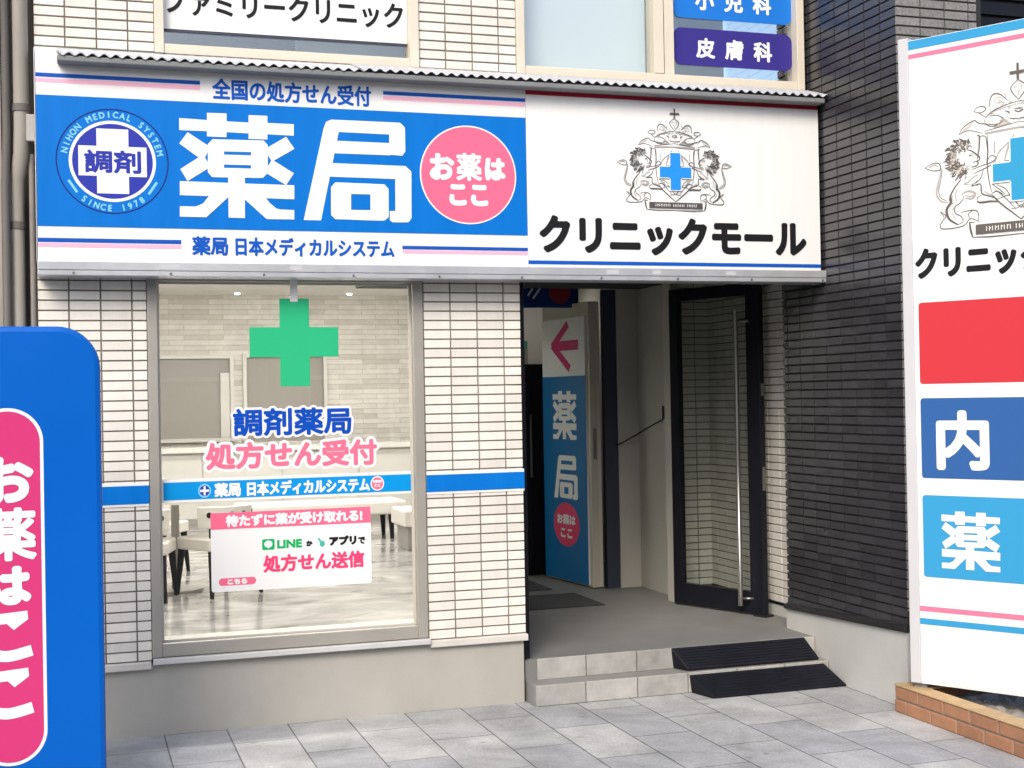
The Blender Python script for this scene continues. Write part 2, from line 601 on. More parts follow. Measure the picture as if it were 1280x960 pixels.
def arc_text(mb, fr, body, cx, cy, r, h, a_mid, step, d, mi=0, flip=False, bold=0.0):
    n = len(body)
    for i, ch in enumerate(body):
        if ch == ' ':
            continue
        a = math.radians(a_mid + ((n - 1) / 2 - i) * step * (-1 if flip else 1))
        vs, fs = glyphs(ch)
        x0, x1 = min(p[0] for p in vs), max(p[0] for p in vs)
        s = h / 0.72
        ux, uy = (math.sin(a), -math.cos(a)) if not flip else (-math.sin(a), math.cos(a))
        vx, vy = (math.cos(a), math.sin(a)) if not flip else (-math.cos(a), -math.sin(a))
        pts = []
        for x, y in vs:
            xx, yy = (x - (x0 + x1) / 2) * s * 0.9, y * s - h / 2
            pts.append((cx + r * math.cos(a) + ux * xx + vx * yy, cy + r * math.sin(a) + uy * xx + vy * yy))
        for k in range(5 if bold else 1):
            bx, by = (0, 0) if k == 0 else (bold * math.cos(k * 1.57), bold * math.sin(k * 1.57))
            mb.add([fr(u + bx, v + by, d + 0.00007 * k) for u, v in pts], fs, mi)
    return mb


YAKU = [[(8, 936), (243, 928), (244, 997), (412, 1000), (411, 924), (601, 922), (602, 994), (766, 994), (765, 926), (998, 925), (996, 814), (763, 817), (763, 767), (599, 766), (600, 818), (409, 821), (408, 773), (241, 773), (241, 823), (7, 822)], [(77, 805), (269, 672), (205, 540), (5, 696)], [(10, 454), (206, 600), (267, 483), (70, 344)], [(928, 800), (1000, 687), (799, 554), (737, 672)], [(800, 574), (991, 450), (921, 333), (734, 451)], [(288, 748), (386, 750), (381, 388), (278, 389), (243, 433), (247, 700)], [(621, 753), (730, 755), (765, 713), (761, 446), (720, 396), (615, 392)], [(377, 750), (630, 753), (628, 639), (376, 636)], [(375, 605), (627, 607), (626, 513), (374, 511)], [(373, 479), (625, 481), (624, 393), (372, 388)], [(5, 340), (993, 333), (991, 198), (3, 208)], [(417, 409), (561, 411), (555, 5), (415, 6)], [(550, 244), (722, 226), (775, 155), (829, 105), (866, 95), (989, 93), (988, 2), (745, 0), (549, 193)], [(272, 236), (424, 241), (423, 209), (224, 5), (0, 5), (1, 103), (137, 103), (199, 135)]]
KYOKU = [[(193, 908), (217, 975), (265, 1000), (354, 1000), (156, 3), (0, 3)], [(265, 1000), (902, 1000), (946, 954), (947, 877), (310, 881)], [(798, 895), (947, 897), (946, 713), (916, 670), (795, 676)], [(290, 793), (810, 791), (808, 670), (269, 669)], [(239, 571), (944, 567), (998, 517), (1000, 412), (853, 434), (218, 437)], [(848, 501), (1000, 506), (994, 46), (964, 4), (817, 0), (790, 20), (791, 112), (844, 113)], [(293, 382), (436, 381), (430, 18), (287, 18), (248, 58), (252, 335)], [(615, 378), (745, 377), (783, 332), (779, 51), (739, 15), (609, 14)], [(427, 380), (625, 379), (623, 273), (425, 271)], [(422, 114), (620, 115), (619, 14), (421, 17)]]


def big_glyph(mb, fr, strokes, u0, v0, u1, v1, d, mi=0):
    for k, st in enumerate(strokes):
        mb.poly(fr, [(u0 + (u1 - u0) * x / 1000, v0 + (v1 - v0) * y / 1000) for x, y in st], d + 0.00008 * k, mi)
    return mb


def smooth_line(pts, k=5):
    if len(pts) < 3:
        return pts
    out = []
    P = [pts[0]] + list(pts) + [pts[-1]]
    for i in range(1, len(P) - 2):
        a, b, c, e = P[i - 1], P[i], P[i + 1], P[i + 2]
        for j in range(k):
            t = j / k
            out.append(tuple(0.5 * ((2 * b[q]) + (-a[q] + c[q]) * t + (2 * a[q] - 5 * b[q] + 4 * c[q] - e[q]) * t * t + (-a[q] + 3 * b[q] - 3 * c[q] + e[q]) * t ** 3) for q in (0, 1)))
    out.append(pts[-1])
    return out


def ribbon(mb, fr, pts, wd, d, mi=0, curve=True, taper=True):
    if curve:
        pts = smooth_line(pts)
    n = len(pts)
    vs = []
    for i, p in enumerate(pts):
        a, b = pts[max(i - 1, 0)], pts[min(i + 1, n - 1)]
        tx, ty = b[0] - a[0], b[1] - a[1]
        L = math.hypot(tx, ty) or 1
        q = wd * (0.5 if not taper else 0.5 * (0.45 + 0.55 * math.sin(math.pi * (i + 0.5) / n)))
        vs += [fr(p[0] - ty / L * q, p[1] + tx / L * q, d), fr(p[0] + ty / L * q, p[1] - tx / L * q, d)]
    mb.add(vs, [(2 * i, 2 * i + 1, 2 * i + 3, 2 * i + 2) for i in range(n - 1)], mi)
    return mb


CREST = [  # left half of the engraved crest: (line weight, tone, points), x measured from its middle line
    (4, 0, [(547, 130), (510, 165), (518, 198), (547, 235)]), (2, 1, [(547, 135), (528, 170), (547, 200), (535, 222)]), (2, 1, [(515, 170), (547, 165)]),
    (5, 0, [(400, 250), (405, 208), (425, 186), (458, 196), (490, 230)]), (3, 1, [(418, 238), (440, 205), (470, 222)]), (3, 1, [(485, 225), (482, 198), (492, 190)]),
    (3, 1, [(425, 230), (445, 238), (470, 230)]), (4, 0, [(318, 262), (340, 243), (372, 246), (380, 262), (352, 275), (318, 262)]), (3, 0, [(345, 275), (360, 288), (380, 302)]),
    (4, 0, [(375, 310), (400, 285), (440, 266), (500, 250), (547, 243)]), (3, 1, [(390, 300), (430, 276), (500, 262), (547, 257)]), (5, 0, [(478, 284), (495, 292), (500, 304)]), (5, 0, [(525, 290), (547, 300)]), (3, 0, [(527, 284), (540, 280), (547, 284)]),
    (4, 0, [(240, 375), (262, 340), (318, 311), (346, 330), (420, 346), (452, 344)]), (3, 0, [(240, 375), (290, 360), (362, 385)]), (4, 0, [(374, 312), (380, 340), (420, 356), (470, 330), (440, 302), (400, 300)]),
    (7, 1, [(440, 348), (470, 330), (492, 345), (508, 360)]), (6, 1, [(420, 362), (460, 358), (500, 352)]), (4, 0, [(500, 326), (520, 332), (547, 333)]),
    (9, 1, [(372, 388), (440, 385), (547, 380)]), (3, 0, [(370, 376), (440, 366), (547, 350)]), (4, 0, [(385, 395), (388, 470), (383, 560), (390, 640), (402, 702)]),
    (6, 0, [(400, 712), (450, 770), (547, 858)]), (3, 0, [(420, 690), (470, 740), (520, 800)]), (4, 0, [(432, 742), (490, 728), (525, 770), (547, 800)]), (3, 0, [(500, 800), (530, 798), (547, 780)]),
    (8, 1, [(522, 410), (500, 450), (485, 490), (470, 545)]), (6, 1, [(505, 440), (470, 470), (440, 500), (425, 540)]), (3, 0, [(470, 545), (500, 545), (516, 520)]), (3, 0, [(421, 440), (421, 500)]),
            (4, 0, [(300, 572), (350, 556), (400, 546), (428, 525), (404, 508), (385, 530)]), (4, 0, [(310, 592), (362, 575), (402, 558), (425, 540)]),
    (5, 0, [(332, 395), (346, 398), (342, 470), (330, 522)]), (5, 0, [(378, 402), (386, 480), (380, 545)]), (3, 0, [(345, 405), (360, 398), (378, 404)]),
    (6, 0, [(245, 615), (215, 650), (190, 692), (184, 722), (200, 742)]), (4, 0, [(362, 580), (342, 628), (300, 652), (335, 656)]), (3, 1, [(255, 640), (300, 650), (330, 630)]),
    (10, 0, [(186, 690), (190, 730), (166, 770), (178, 820), (225, 856)]), (4, 0, [(225, 856), (252, 840), (240, 812), (212, 792), (210, 760), (236, 742), (255, 718), (250, 690)]),
    (5, 0, [(300, 660), (345, 652), (352, 702), (392, 722), (432, 742)]), (8, 0, [(326, 742), (345, 750), (400, 750), (432, 756)]), (3, 0, [(326, 740), (330, 722), (350, 712)]),
    (9, 1, [(255, 690), (285, 682), (318, 700), (300, 724), (262, 716)]), (5, 1, [(262, 700), (290, 712), (312, 704)]),
    (7, 1, [(135, 520), (140, 560), (122, 630), (114, 680), (138, 720), (178, 732)]), (3, 0, [(148, 545), (140, 600), (126, 660), (135, 700), (170, 722)]),
    (4, 0, [(55, 530), (95, 511), (128, 514), (138, 540), (128, 552), (90, 548), (55, 530)]), (5, 1, [(75, 532), (105, 520), (125, 532)]),
    (4, 0, [(130, 775), (152, 812), (130, 850), (150, 872), (250, 866), (290, 830), (332, 850)]), (4, 0, [(332, 850), (330, 800), (300, 786), (240, 792)]), (3, 0, [(130, 775), (160, 800), (155, 820)]), (3, 0, [(290, 830), (280, 805), (300, 790)]),
    (4, 0, [(404, 708), (430, 700), (462, 722)]), (3, 0, [(405, 660), (440, 690), (470, 720)]), (3, 0, [(430, 668), (470, 690), (500, 740)]),
    (8, 0, [(285, 848), (290, 890), (300, 930)]), (5, 0, [(300, 930), (400, 936), (547, 934)]), (4, 0, [(285, 850), (310, 852)])]
rc = random.Random(3)
for _k in range(64):   # locks of the mane, combed away from the face
    a = math.radians(rc.uniform(75, 300))
    r0 = rc.uniform(22, 62)
    x, y = 262 + r0 * math.cos(a), 498 + 1.15 * r0 * math.sin(a)
    L = rc.uniform(16, 30)
    b = a + rc.uniform(-0.5, 0.5)
    q = b + rc.choice((-0.9, 0.9))
    CREST.append((rc.choice((2.5, 3.5, 5)), rc.choice((0, 0, 1)), [(x, y), (x + L * 0.6 * math.cos(b), y + L * 0.6 * math.sin(b)), (x + L * math.cos(q), y + L * 1.1 * math.sin(q))]))
for _k in range(34):   # ragged outer edge of the mane, locks swept back and down
    a = math.radians(78 + _k * 6.6 + rc.uniform(-3, 3))
    r0 = rc.uniform(62, 84)
    x, y = 258 + r0 * math.cos(a), 500 + 1.12 * r0 * math.sin(a)
    b = a + rc.uniform(0.15, 0.6) * (1 if a < math.pi else -1)
    L = rc.uniform(18, 32)
    CREST.append((rc.choice((4, 5.5, 7)), rc.choice((0, 0, 1)), [(x, y), (x + L * 0.5 * math.cos(a), y + L * 0.5 * math.sin(a) + 3), (x + L * math.cos(b), y + L * math.sin(b) + 7)]))
CREST += [(5, 0, [(285, 462), (304, 470), (322, 486), (344, 508), (342, 524), (326, 528)]), (4, 0, [(326, 528), (338, 538), (326, 552), (300, 556)]), (3, 0, [(326, 528), (310, 532)]), (6, 0, [(290, 492), (302, 494)]),
          (5, 0, [(246, 430), (250, 412), (268, 414), (270, 436)]), (3, 1, [(300, 480), (312, 500), (308, 518)]),
          (4, 1, [(262, 640), (285, 632), (310, 610), (335, 600)]), (4, 1, [(225, 660), (215, 700), (222, 730)]), (3, 1, [(205, 760), (195, 790), (215, 825)]), (3, 1, [(362, 690), (385, 708), (420, 725)])]
for _k in range(26):   # feathery mantling above the shield
    x, y = rc.uniform(395, 545), rc.uniform(215, 340)
    t = rc.uniform(-0.6, 0.6)
    CREST.append((2, 1, [(x, y), (x + 11 * math.cos(t), y + 11 * math.sin(t)), (x + 18 * math.cos(t + .7), y + 18 * math.sin(t + .7))]))
WASH = [[(172, 470), (200, 452), (222, 470), (226, 510), (246, 545), (285, 560), (270, 590), (236, 592), (198, 562), (176, 520)],
        [(335, 398), (344, 398), (342, 470), (332, 515)], [(190, 700), (205, 690), (198, 740), (172, 775), (186, 830), (215, 850), (180, 830), (166, 772), (188, 735)],
        [(440, 350), (470, 333), (505, 358), (470, 362)], [(372, 382), (547, 374), (547, 386), (372, 394)], [(245, 372), (268, 345), (318, 314), (300, 345)]]


def crest(mb, fr, cx, z0, sx, sz, d, heavy=1.0):
    """mi 0 ink, 1 pale ink, 2 blue, 3 white."""
    k = 0
    for side in (-1, 1):
        for wd, tone, pts in CREST:
            L = [(cx + side * (547 - x) * sx, z0 + (935 - y) * sz) for x, y in pts]
            k += 1
            ribbon(mb, fr, L, wd * sx * heavy, d + 0.000012 * k, tone)
    for side in (-1, 1):
        for j, pg in enumerate(WASH):
            mb.poly(fr, [(cx + side * (547 - x) * sx, z0 + (935 - y) * sz) for x, y in pg], d - 0.0004 + 0.00003 * j, 4)
    d2 = d + 0.000012 * k + 0.0003

    def U(x0, y0, x1, y1):
        return rect(cx + (x0 - 547) * sx, z0 + (935 - y1) * sz, cx + (x1 - 547) * sx, z0 + (935 - y0) * sz)
    mb.poly(fr, U(541, 45, 553, 128), d2, 0)
    mb.poly(fr, U(506, 84, 588, 98), d2 + 0.0001, 0)
    mb.poly(fr, U(318, 866, 776, 916), d2, 0)
    for i in range(24):                                   # the banner's lettering is too small to read
        if i in (9, 17):
            continue
        x = 372 + i * 15
        mb.poly(fr, U(x, 880, x + 4, 904), d2 + 0.0003, 3)
        if i % 2:
            mb.poly(fr, U(x + 3.5, 880 + (i * 7) % 16, x + 10, 885 + (i * 7) % 16), d2 + 0.0003, 3)
    mb.poly(fr, U(497, 428, 597, 764), d2 + 0.0006, 3)
    mb.poly(fr, U(406, 550, 688, 658), d2 + 0.0006, 3)
    mb.poly(fr, U(503, 434, 591, 758), d2 + 0.0010, 2)
    mb.poly(fr, U(412, 557, 682, 651), d2 + 0.0011, 2)
    return mb


def tiles(mb, fr, u0, u1, v0, v1, pu=0.148, pv=0.0495, gap=0.0065, ou=0.0, ov=0.0, th=0.008, stagger=0.0, mi=0):
    """Real tiles, one small bevelled block each, cut to the edges of the wall."""
    j0, j1 = math.floor((v0 - ov) / pv), math.ceil((v1 - ov) / pv)
    for j in range(j0, j1 + 1):
        off = ou + (stagger * pu if j % 2 else 0)
        i0, i1 = math.floor((u0 - off) / pu), math.ceil((u1 - off) / pu)
        for i in range(i0, i1 + 1):
            a, b = max(u0, off + i * pu + gap / 2), min(u1, off + (i + 1) * pu - gap / 2)
            c, e = max(v0, ov + j * pv + gap / 2), min(v1, ov + (j + 1) * pv - gap / 2)
            if b - a < 0.012 or e - c < 0.008:
                continue
            q = 0.0018
            dz = random.uniform(-0.0006, 0.0006)
            t = [random.uniform(-0.0005, 0.0005) for _ in range(4)]
            vs = [fr(a, c, 0), fr(b, c, 0), fr(b, e, 0), fr(a, e, 0),
                  fr(a + q, c + q, th + dz + t[0]), fr(b - q, c + q, th + dz + t[1]), fr(b - q, e - q, th + dz + t[2]), fr(a + q, e - q, th + dz + t[3])]
            mb.add(vs, [(4, 5, 6, 7), (0, 1, 5, 4), (1, 2, 6, 5), (2, 3, 7, 6), (3, 0, 4, 7)], mi)
    return mb


# ---------------------------------------------------------------- ground
struct('ground', MB().box(-60, 60, -70, 60, -0.9, -0.16), ground_m)
struct('road', MB().box(-60, 60, -13.0, -3.9, -0.14, -0.11), asphalt)
kb = MB()
for i in range(60):
    kb.box(-18 + i * 0.6 + 0.003, -18 + i * 0.6 + 0.597, -3.9, -3.75, -0.14, 0.002)
struct('kerb', kb, kerb_m, bevel=0.012)
struct('pavement', MB().box(-18, 18, -3.748, 0.3, -0.14, 0.0), pave_m)
sf = MB().box(2.312, 4.085, -0.13, 0.02, 0.0, 0.105, 0).box(2.312, 4.275, 0.0202, 2.3, 0.001, 0.2155, 1).box(3.1, 4.5, 2.3002, 4.6, 0.001, 0.2155, 1)
sf.box(2.312, 4.085, -0.118, 0.018, 0.105, 0.109, 0)
sf.box(2.33, 4.27, 0.0202, 2.3, 0.2155, 0.22, 1).box(3.1, 4.5, 2.3002, 4.6, 0.2155, 0.22, 1)
struct('entrance_floor', sf, [step_gr, floor_c])
rs = MB()
xs = [2.316, 2.60, 2.90, 3.20, 3.50, 3.80, 4.08]
for a, b in zip(xs[:-1], xs[1:]):
    t = random.uniform(0, 0.002)
    rs.box(a + 0.0025, b - 0.0025, -0.142 - t, -0.1302, 0.002, 0.112)
    rs.box(a + 0.0025 + 0.06, min(b + 0.06, 4.08) - 0.0025, 0.006 - t, 0.0198, 0.1095, 0.2235)
struct('entrance_steps', rs, riser_m, bevel=0.003)

struct('far_pavement', MB().box(-60, 60, -16.0, -13.002, -0.14, -0.005), kerb_m)
for bx0, bx1, hgt, colr, lb in ((-17.0, -6.6, 6.6, (0.30, 0.27, 0.23, 1), 'tan two-storey building across the street, far left of the camera'),
                                (-6.4, 3.0, 5.6, (0.22, 0.22, 0.23, 1), 'low grey building across the street, facing the pharmacy'),
                                (3.2, 14.0, 7.2, (0.34, 0.33, 0.31, 1), 'pale building across the street, behind and right of the camera')):
    t = thing('street_building', lb, 'building', ((bx0 + bx1) / 2, -20.0, 0), 'buildings across the street')
    obj('wall', MB().box(bx0, bx1, -24.0, -16.0, 0.0, hgt), mat('far_wall_%d' % int(hgt * 10), colr, 0.85, 0.15, 1.5), t)
    obj('parapet', MB().box(bx0 - 0.06, bx1 + 0.06, -15.999, -15.9, hgt - 0.25, hgt + 0.05), kerb_m, t)
    nwin = int((bx1 - bx0) / 2.3)
    for fl_ in range(2):
        for k in range(nwin):
            xa = bx0 + 0.6 + k * 2.3
            z_ = 0.7 + fl_ * (hgt / 2)
            wf = obj('window', MB().box(xa, xa + 1.5, -15.998, -15.95, z_, z_ + 1.35), MATS['cream_frame'], t)
            obj('pane', MB().box(xa + 0.07, xa + 1.43, -15.9495, -15.94, z_ + 0.07, z_ + 1.28), mat('far_pane', (0.03, 0.04, 0.05, 1), 0.08), wf)
# ---------------------------------------------------------------- pharmacy building
B = thing('pharmacy_building', 'beige tiled pharmacy building with a large shop window, plinth and recessed entrance', 'building', (2.0, 0.0, 0.0))
FA = Fr((0, 0.0, 0))                    # facade plane, u = x, v = z, d towards the street
for r in ((-0.146, 0.362, 0.372, 3.0), (1.772, 2.312, 0.372, 3.0), (-0.146, 0.418, 3.0, 4.7), (1.775, 2.314, 3.0, 4.7)):
    tl = MB()
    tiles(tl, FA, r[0], r[1], r[2], r[3], ou=-0.003, ov=0.372, th=0.007)
    obj('wall_tiles', tl, tile_beige, B)
wl = MB()
wl.box(-0.146, 0.362, 0.0, 0.16, 0.372, 2.30)
wl.box(1.772, 2.312, 0.0, 0.16, 0.372, 2.30)
wl.box(-0.146, 4.088, 0.0, 0.16, 2.30, 3.385)
wl.box(-0.146, 0.418, 0.0, 0.16, 3.385, 4.7)
wl.box(1.775, 2.314, 0.0, 0.16, 3.385, 4.7)
wl.box(-0.146, -0.02, 0.16, 9.9, 0.0, 4.7)
obj('wall', wl, grout, B)
obj('plinth', MB().box(-0.146, 2.300, -0.004, 0.16, -0.02, 0.352), render_beige, B, bevel=0.004)
obj('trim_slab', MB().box(-0.146, 0.358, -0.03, 0.1, 0.334, 0.370), slab_m, B, bevel=0.004)
obj('trim_slab', MB().box(1.776, 2.318, -0.03, 0.1, 0.334, 0.370), slab_m, B, bevel=0.004)
obj('corner_post', MB().box(2.3135, 2.352, 0.05, 0.13, 0.22, 2.299), frame_dark, B, bevel=0.003)

# big shop window
f = MB()
f.box(0.364, 0.412, -0.012, 0.10, 0.385, 2.278).box(1.716, 1.770, -0.012, 0.10, 0.385, 2.278)
f.box(0.4122, 1.7158, -0.010, 0.10, 0.385, 0.452).box(0.4122, 1.7158, -0.010, 0.10, 2.252, 2.278)
win = obj('shop_window', f, frame_m, B, bevel=0.003, label='wide single-pane shop window in a grey-beige metal frame')
obj('glass_pane', MB().box(0.413, 1.715, 0.046, 0.054, 0.453, 2.251), glass_shop, win)
obj('sill', MB().box(0.366, 1.774, -0.045, -0.0125, 0.356, 0.384), mat('sill_metal', (0.66, 0.655, 0.63, 1), 0.4, 0.06, 6.0, metal=0.3), win, bevel=0.003)
g = MB()
g.box(0.4122, 0.4245, 0.032, 0.044, 0.453, 2.251).box(1.7035, 1.7158, 0.032, 0.044, 0.453, 2.251)
g.box(0.4247, 1.7033, 0.032, 0.044, 0.453, 0.463).box(0.4247, 1.7033, 0.032, 0.044, 2.241, 2.251)
obj('glazing_bead', g, mat('bead', (0.55, 0.52, 0.46, 1), 0.5), win)
obj('inner_ledge', MB().box(0.3, 1.83, 0.1005, 0.24, 0.36, 0.448), slab_m, win)


# upper windows
def upper_window(x0, x1, glass, name_label):
    f = MB()
    zb, zt = 3.387, 4.68
    f.box(x0, x0 + 0.046, -0.022, 0.09, zb, zt).box(x1 - 0.048, x1, -0.022, 0.09, zb, zt)
    f.box(x0 + 0.0462, x1 - 0.0482, -0.014, 0.09, zb, 3.437).box(x0 + 0.0462, x1 - 0.0482, -0.014, 0.09, 4.64, zt)
    for a, b in zip(glass[:-1], glass[1:]):
        f.box(a[1], (a[1] + b[0]) / 2 - 0.004, -0.018, 0.09, 3.4372, 4.639)
        f.box((a[1] + b[0]) / 2 + 0.004, b[0], -0.008, 0.09, 3.4372, 4.639)
    wn = obj('upper_window', f, frame_cream, B, bevel=0.003, label=name_label)
    for a, b in glass:
        obj('glass_pane', MB().box(a + 0.001, b - 0.001, 0.042, 0.050, 3.4372, 4.639), glass_up, wn)
    return wn


upper_window(0.42, 1.773, [(0.4662, 1.7248)], 'cream framed upper window holding a clinic name panel')
upper_window(2.316, 4.072, [(2.3625, 3.125), (3.252, 4.0235)], 'cream framed upper window of two panes')
obj('upper_pale_sheet', MB().box(1.16, 1.80, 0.165, 0.172, 3.30, 4.70), pale_sheet_m, B)  # pale sheets added behind the upper panes in place of reflected sky
obj('upper_pale_sheet', MB().box(2.33, 3.15, 0.165, 0.172, 3.30, 4.70), pale_sheet_m, B)
obj('upper_pale_sheet', MB().box(3.24, 3.645, 0.165, 0.172, 3.30, 4.70), pale_sheet_m, B)
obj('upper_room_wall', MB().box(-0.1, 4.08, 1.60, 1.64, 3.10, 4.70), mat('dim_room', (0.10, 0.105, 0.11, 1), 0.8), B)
obj('upper_floor', MB().box(-0.1, 4.2, 0.161, 9.9, 2.955, 3.09), ceil_in, B)

# rooms inside
pf = MB().box(-0.02, 2.31, 0.161, 2.3, 0.05, 0.22).box(-0.02, 3.098, 2.3, 4.6, 0.05, 0.22).box(-0.02, 4.5, 4.6, 9.9, 0.05, 0.22)
obj('pharmacy_floor', pf, marble, B)
iw = MB()
iw.box(2.315, 2.349, 0.161, 2.3, 0.2205, 2.954).box(3.02, 3.0975, 3.4, 4.599, 0.2205, 2.954).box(3.0975, 4.55, 4.605, 4.70, 0.2205, 2.954)
iw.box(4.5, 4.6, 4.701, 9.9, 0.2205, 2.954).box(-0.019, 0.02, 0.161, 9.8, 0.2205, 2.954)
obj('partition_wall', iw, wall_white, B)
obj('stone_wall', MB().box(-0.018, 4.499, 9.8, 9.95, 0.2205, 2.954), stone_m, B, label='feature wall of pale thin stone strips')
obj('pharmacy_ceiling', MB().box(-0.018, 4.499, 4.701, 9.8, 2.935, 2.953).box(0.021, 2.313, 0.17, 4.7, 2.935, 2.953), ceil_in, B)
for x in (0.7, 1.9):
    for y in (1.5, 3.6):
        obj('ceiling_light', MB().box(x - 0.55, x + 0.55, y - 0.16, y + 0.16, 2.918, 2.934), lamp_m, B)
for x in (0.9, 2.2, 3.6):
    for y in (5.6, 7.6):
        obj('ceiling_light', MB().box(x - 0.45, x + 0.45, y - 0.16, y + 0.16, 2.918, 2.934), lamp_m, B)
obj('ceiling_light', MB().box(3.6, 4.1, 3.95, 4.15, 2.585, 2.5995), lamp_dim, B)
for x in (1.9, 3.25):
    obj('downlight', MB().tube([(x, 9.42, 2.915), (x, 9.42, 2.934)], 0.03, 16), lamp_dim, B)

sdir = Vector((0.67, 1.08, 0)).normalized()  # unseen tinted door, added to hold shop light back from the entrance
FSD = Fr((2.36, 2.31, 0), sdir, (sdir.y, -sdir.x, 0))
sd = MB().fbox(FSD, 0.0, 0.06, 0.2205, 2.599, -0.03, 0.0).fbox(FSD, 1.19, 1.25, 0.2205, 2.599, -0.03, 0.0)
sd.fbox(FSD, 0.0602, 1.1898, 0.2205, 0.34, -0.03, 0.0).fbox(FSD, 0.0602, 1.1898, 2.30, 2.599, -0.03, 0.0)
sdo = obj('light_screen_door', sd, frame_dark, B, label='added dark framed glass door, unseen, cutting shop light into the entrance')
obj('glass_pane', MB().fbox(FSD, 0.0605, 1.1895, 0.3405, 2.2995, -0.018, -0.012), glass_mat('tinted_glass', (0.62, 0.64, 0.63, 1), 0.06, 4.0, 0.7), sdo)
obj('handle', MB().fbox(FSD, 1.205, 1.235, 0.9, 1.3, 0.0005, 0.012), steel, sdo)
# recess walls
cw = MB()
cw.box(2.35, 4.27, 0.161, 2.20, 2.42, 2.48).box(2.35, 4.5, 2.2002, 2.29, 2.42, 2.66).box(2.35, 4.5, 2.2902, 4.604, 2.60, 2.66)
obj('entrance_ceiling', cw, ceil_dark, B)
rw = MB()
rw.box(3.835, 4.06, 2.335, 2.42, 0.2205, 2.599)               # piece of wall facing the street
rw.box(4.0, 4.06, 1.7155, 2.3345, 0.2205, 2.418)              # wall facing left
rw.box(4.30, 4.40, 2.43, 4.60, 0.2205, 2.599)
rw.box(4.0605, 4.40, 2.36, 2.4295, 0.2205, 2.599)
obj('recess_wall', rw, wall_in, B)
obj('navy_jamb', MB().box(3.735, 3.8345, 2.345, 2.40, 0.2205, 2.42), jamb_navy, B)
obj('door_post', MB().box(3.885, 3.950, 1.50, 1.62, 0.2205, 2.419), mat('post_beige', (0.58, 0.555, 0.49, 1), 0.5, 0.04, 3.0), B, bevel=0.004)
rt = MB()
tiles(rt, Fr((0, 1.707, 0)), 3.952, 4.272, 0.305, 2.418, ou=0.02, ov=0.302, th=0.007)
FS = Fr((4.272, 0, 0), (0, -1, 0), (-1, 0, 0))
tiles(rt, FS, -1.699, -0.335, 0.305, 2.418, ou=0.03, ov=0.302, th=0.007)
obj('recess_tiles', rt, tile_beige, B)
obj('recess_backing', MB().box(3.952, 4.40, 1.707, 1.7153, 0.2205, 2.418).box(4.272, 4.40, 0.332, 1.7065, 0.2205, 2.7), grout, B)
obj('recess_plinth', MB().box(4.258, 4.2715, 0.332, 1.692, 0.2205, 0.292).box(3.952, 4.2575, 1.692, 1.7065, 0.2205, 0.292), render_grey, B)
obj('recess_skirting', MB().box(4.254, 4.2715, 0.332, 1.690, 0.2925, 0.310), frame_dark, B)

# glass door, standing open
HX, HY = 3.880, 1.468
dv = Vector((0.291, -0.714, 0)).normalized()
FD = Fr((HX, HY, 0), dv, (dv.y, -dv.x, 0))
dm = MB()
dm.fbox(FD, 0.0, 0.075, 0.232, 2.345, -0.024, 0.024)
dm.fbox(FD, 0.665, 0.772, 0.232, 2.345, -0.024, 0.024)
dm.fbox(FD, 0.0752, 0.6648, 0.232, 0.372, -0.022, 0.022)
dm.fbox(FD, 0.0752, 0.6648, 2.265, 2.345, -0.022, 0.022)
gd = obj('glass_door', dm, frame_dark, B, bevel=0.003, label='black framed glass door standing open')
obj('glass_pane', MB().fbox(FD, 0.0755, 0.6645, 0.3725, 2.264, -0.004, 0.004), glass_door, gd)
hb = MB().tube([FD(0.635, 0.285, 0.085), FD(0.635, 2.17, 0.085)], 0.0155, 14)
hb.tube([FD(0.635, 0.33, 0.085), FD(0.69, 0.33, 0.024)], 0.009, 8)
hb.tube([FD(0.635, 2.10, 0.085), FD(0.69, 2.10, 0.024)], 0.009, 8)
obj('handle', hb, steel, gd, smooth=True)
obj('lock', MB().fbox(FD, 0.7722, 0.777, 1.02, 1.17, -0.014, 0.014), steel, gd)
obj('lock', MB().fbox(FD, 0.7722, 0.777, 1.62, 1.70, -0.014, 0.014), steel, gd)
obj('floor_pivot', MB().fbox(FD, 0.70, 0.80, 0.2205, 0.2315, -0.04, 0.04), rubber_seal, gd)

# inner door leaf with the arrow board on it
LA = Vector((3.535, 3.10, 0))
lv = (Vector((3.628, 2.37, 0)) - LA)
LL = lv.length
FL = Fr(LA, lv, (lv.normalized().y, -lv.normalized().x, 0))
dl = MB().fbox(FL, -0.02, LL, 0.228, 2.335, -0.085, 0.0)
idoor = obj('inner_door', dl, mat('door_cream', (0.60, 0.56, 0.46, 1), 0.5, 0.05, 3.0), B, bevel=0.004, label='cream door leaf standing open')
NE = Fr(FL(LL, 0, 0), -FL.n, lv)
obj('strike_plate', MB().fbox(NE, 0.022, 0.05, 1.17, 1.40, 0.0005, 0.003), steel, idoor)
obj('edge_strip', MB().fbox(NE, 0.058, 0.0855, 0.23, 2.33, 0.0005, 0.004), mat('door_edge', (0.66, 0.62, 0.52, 1), 0.5), idoor)

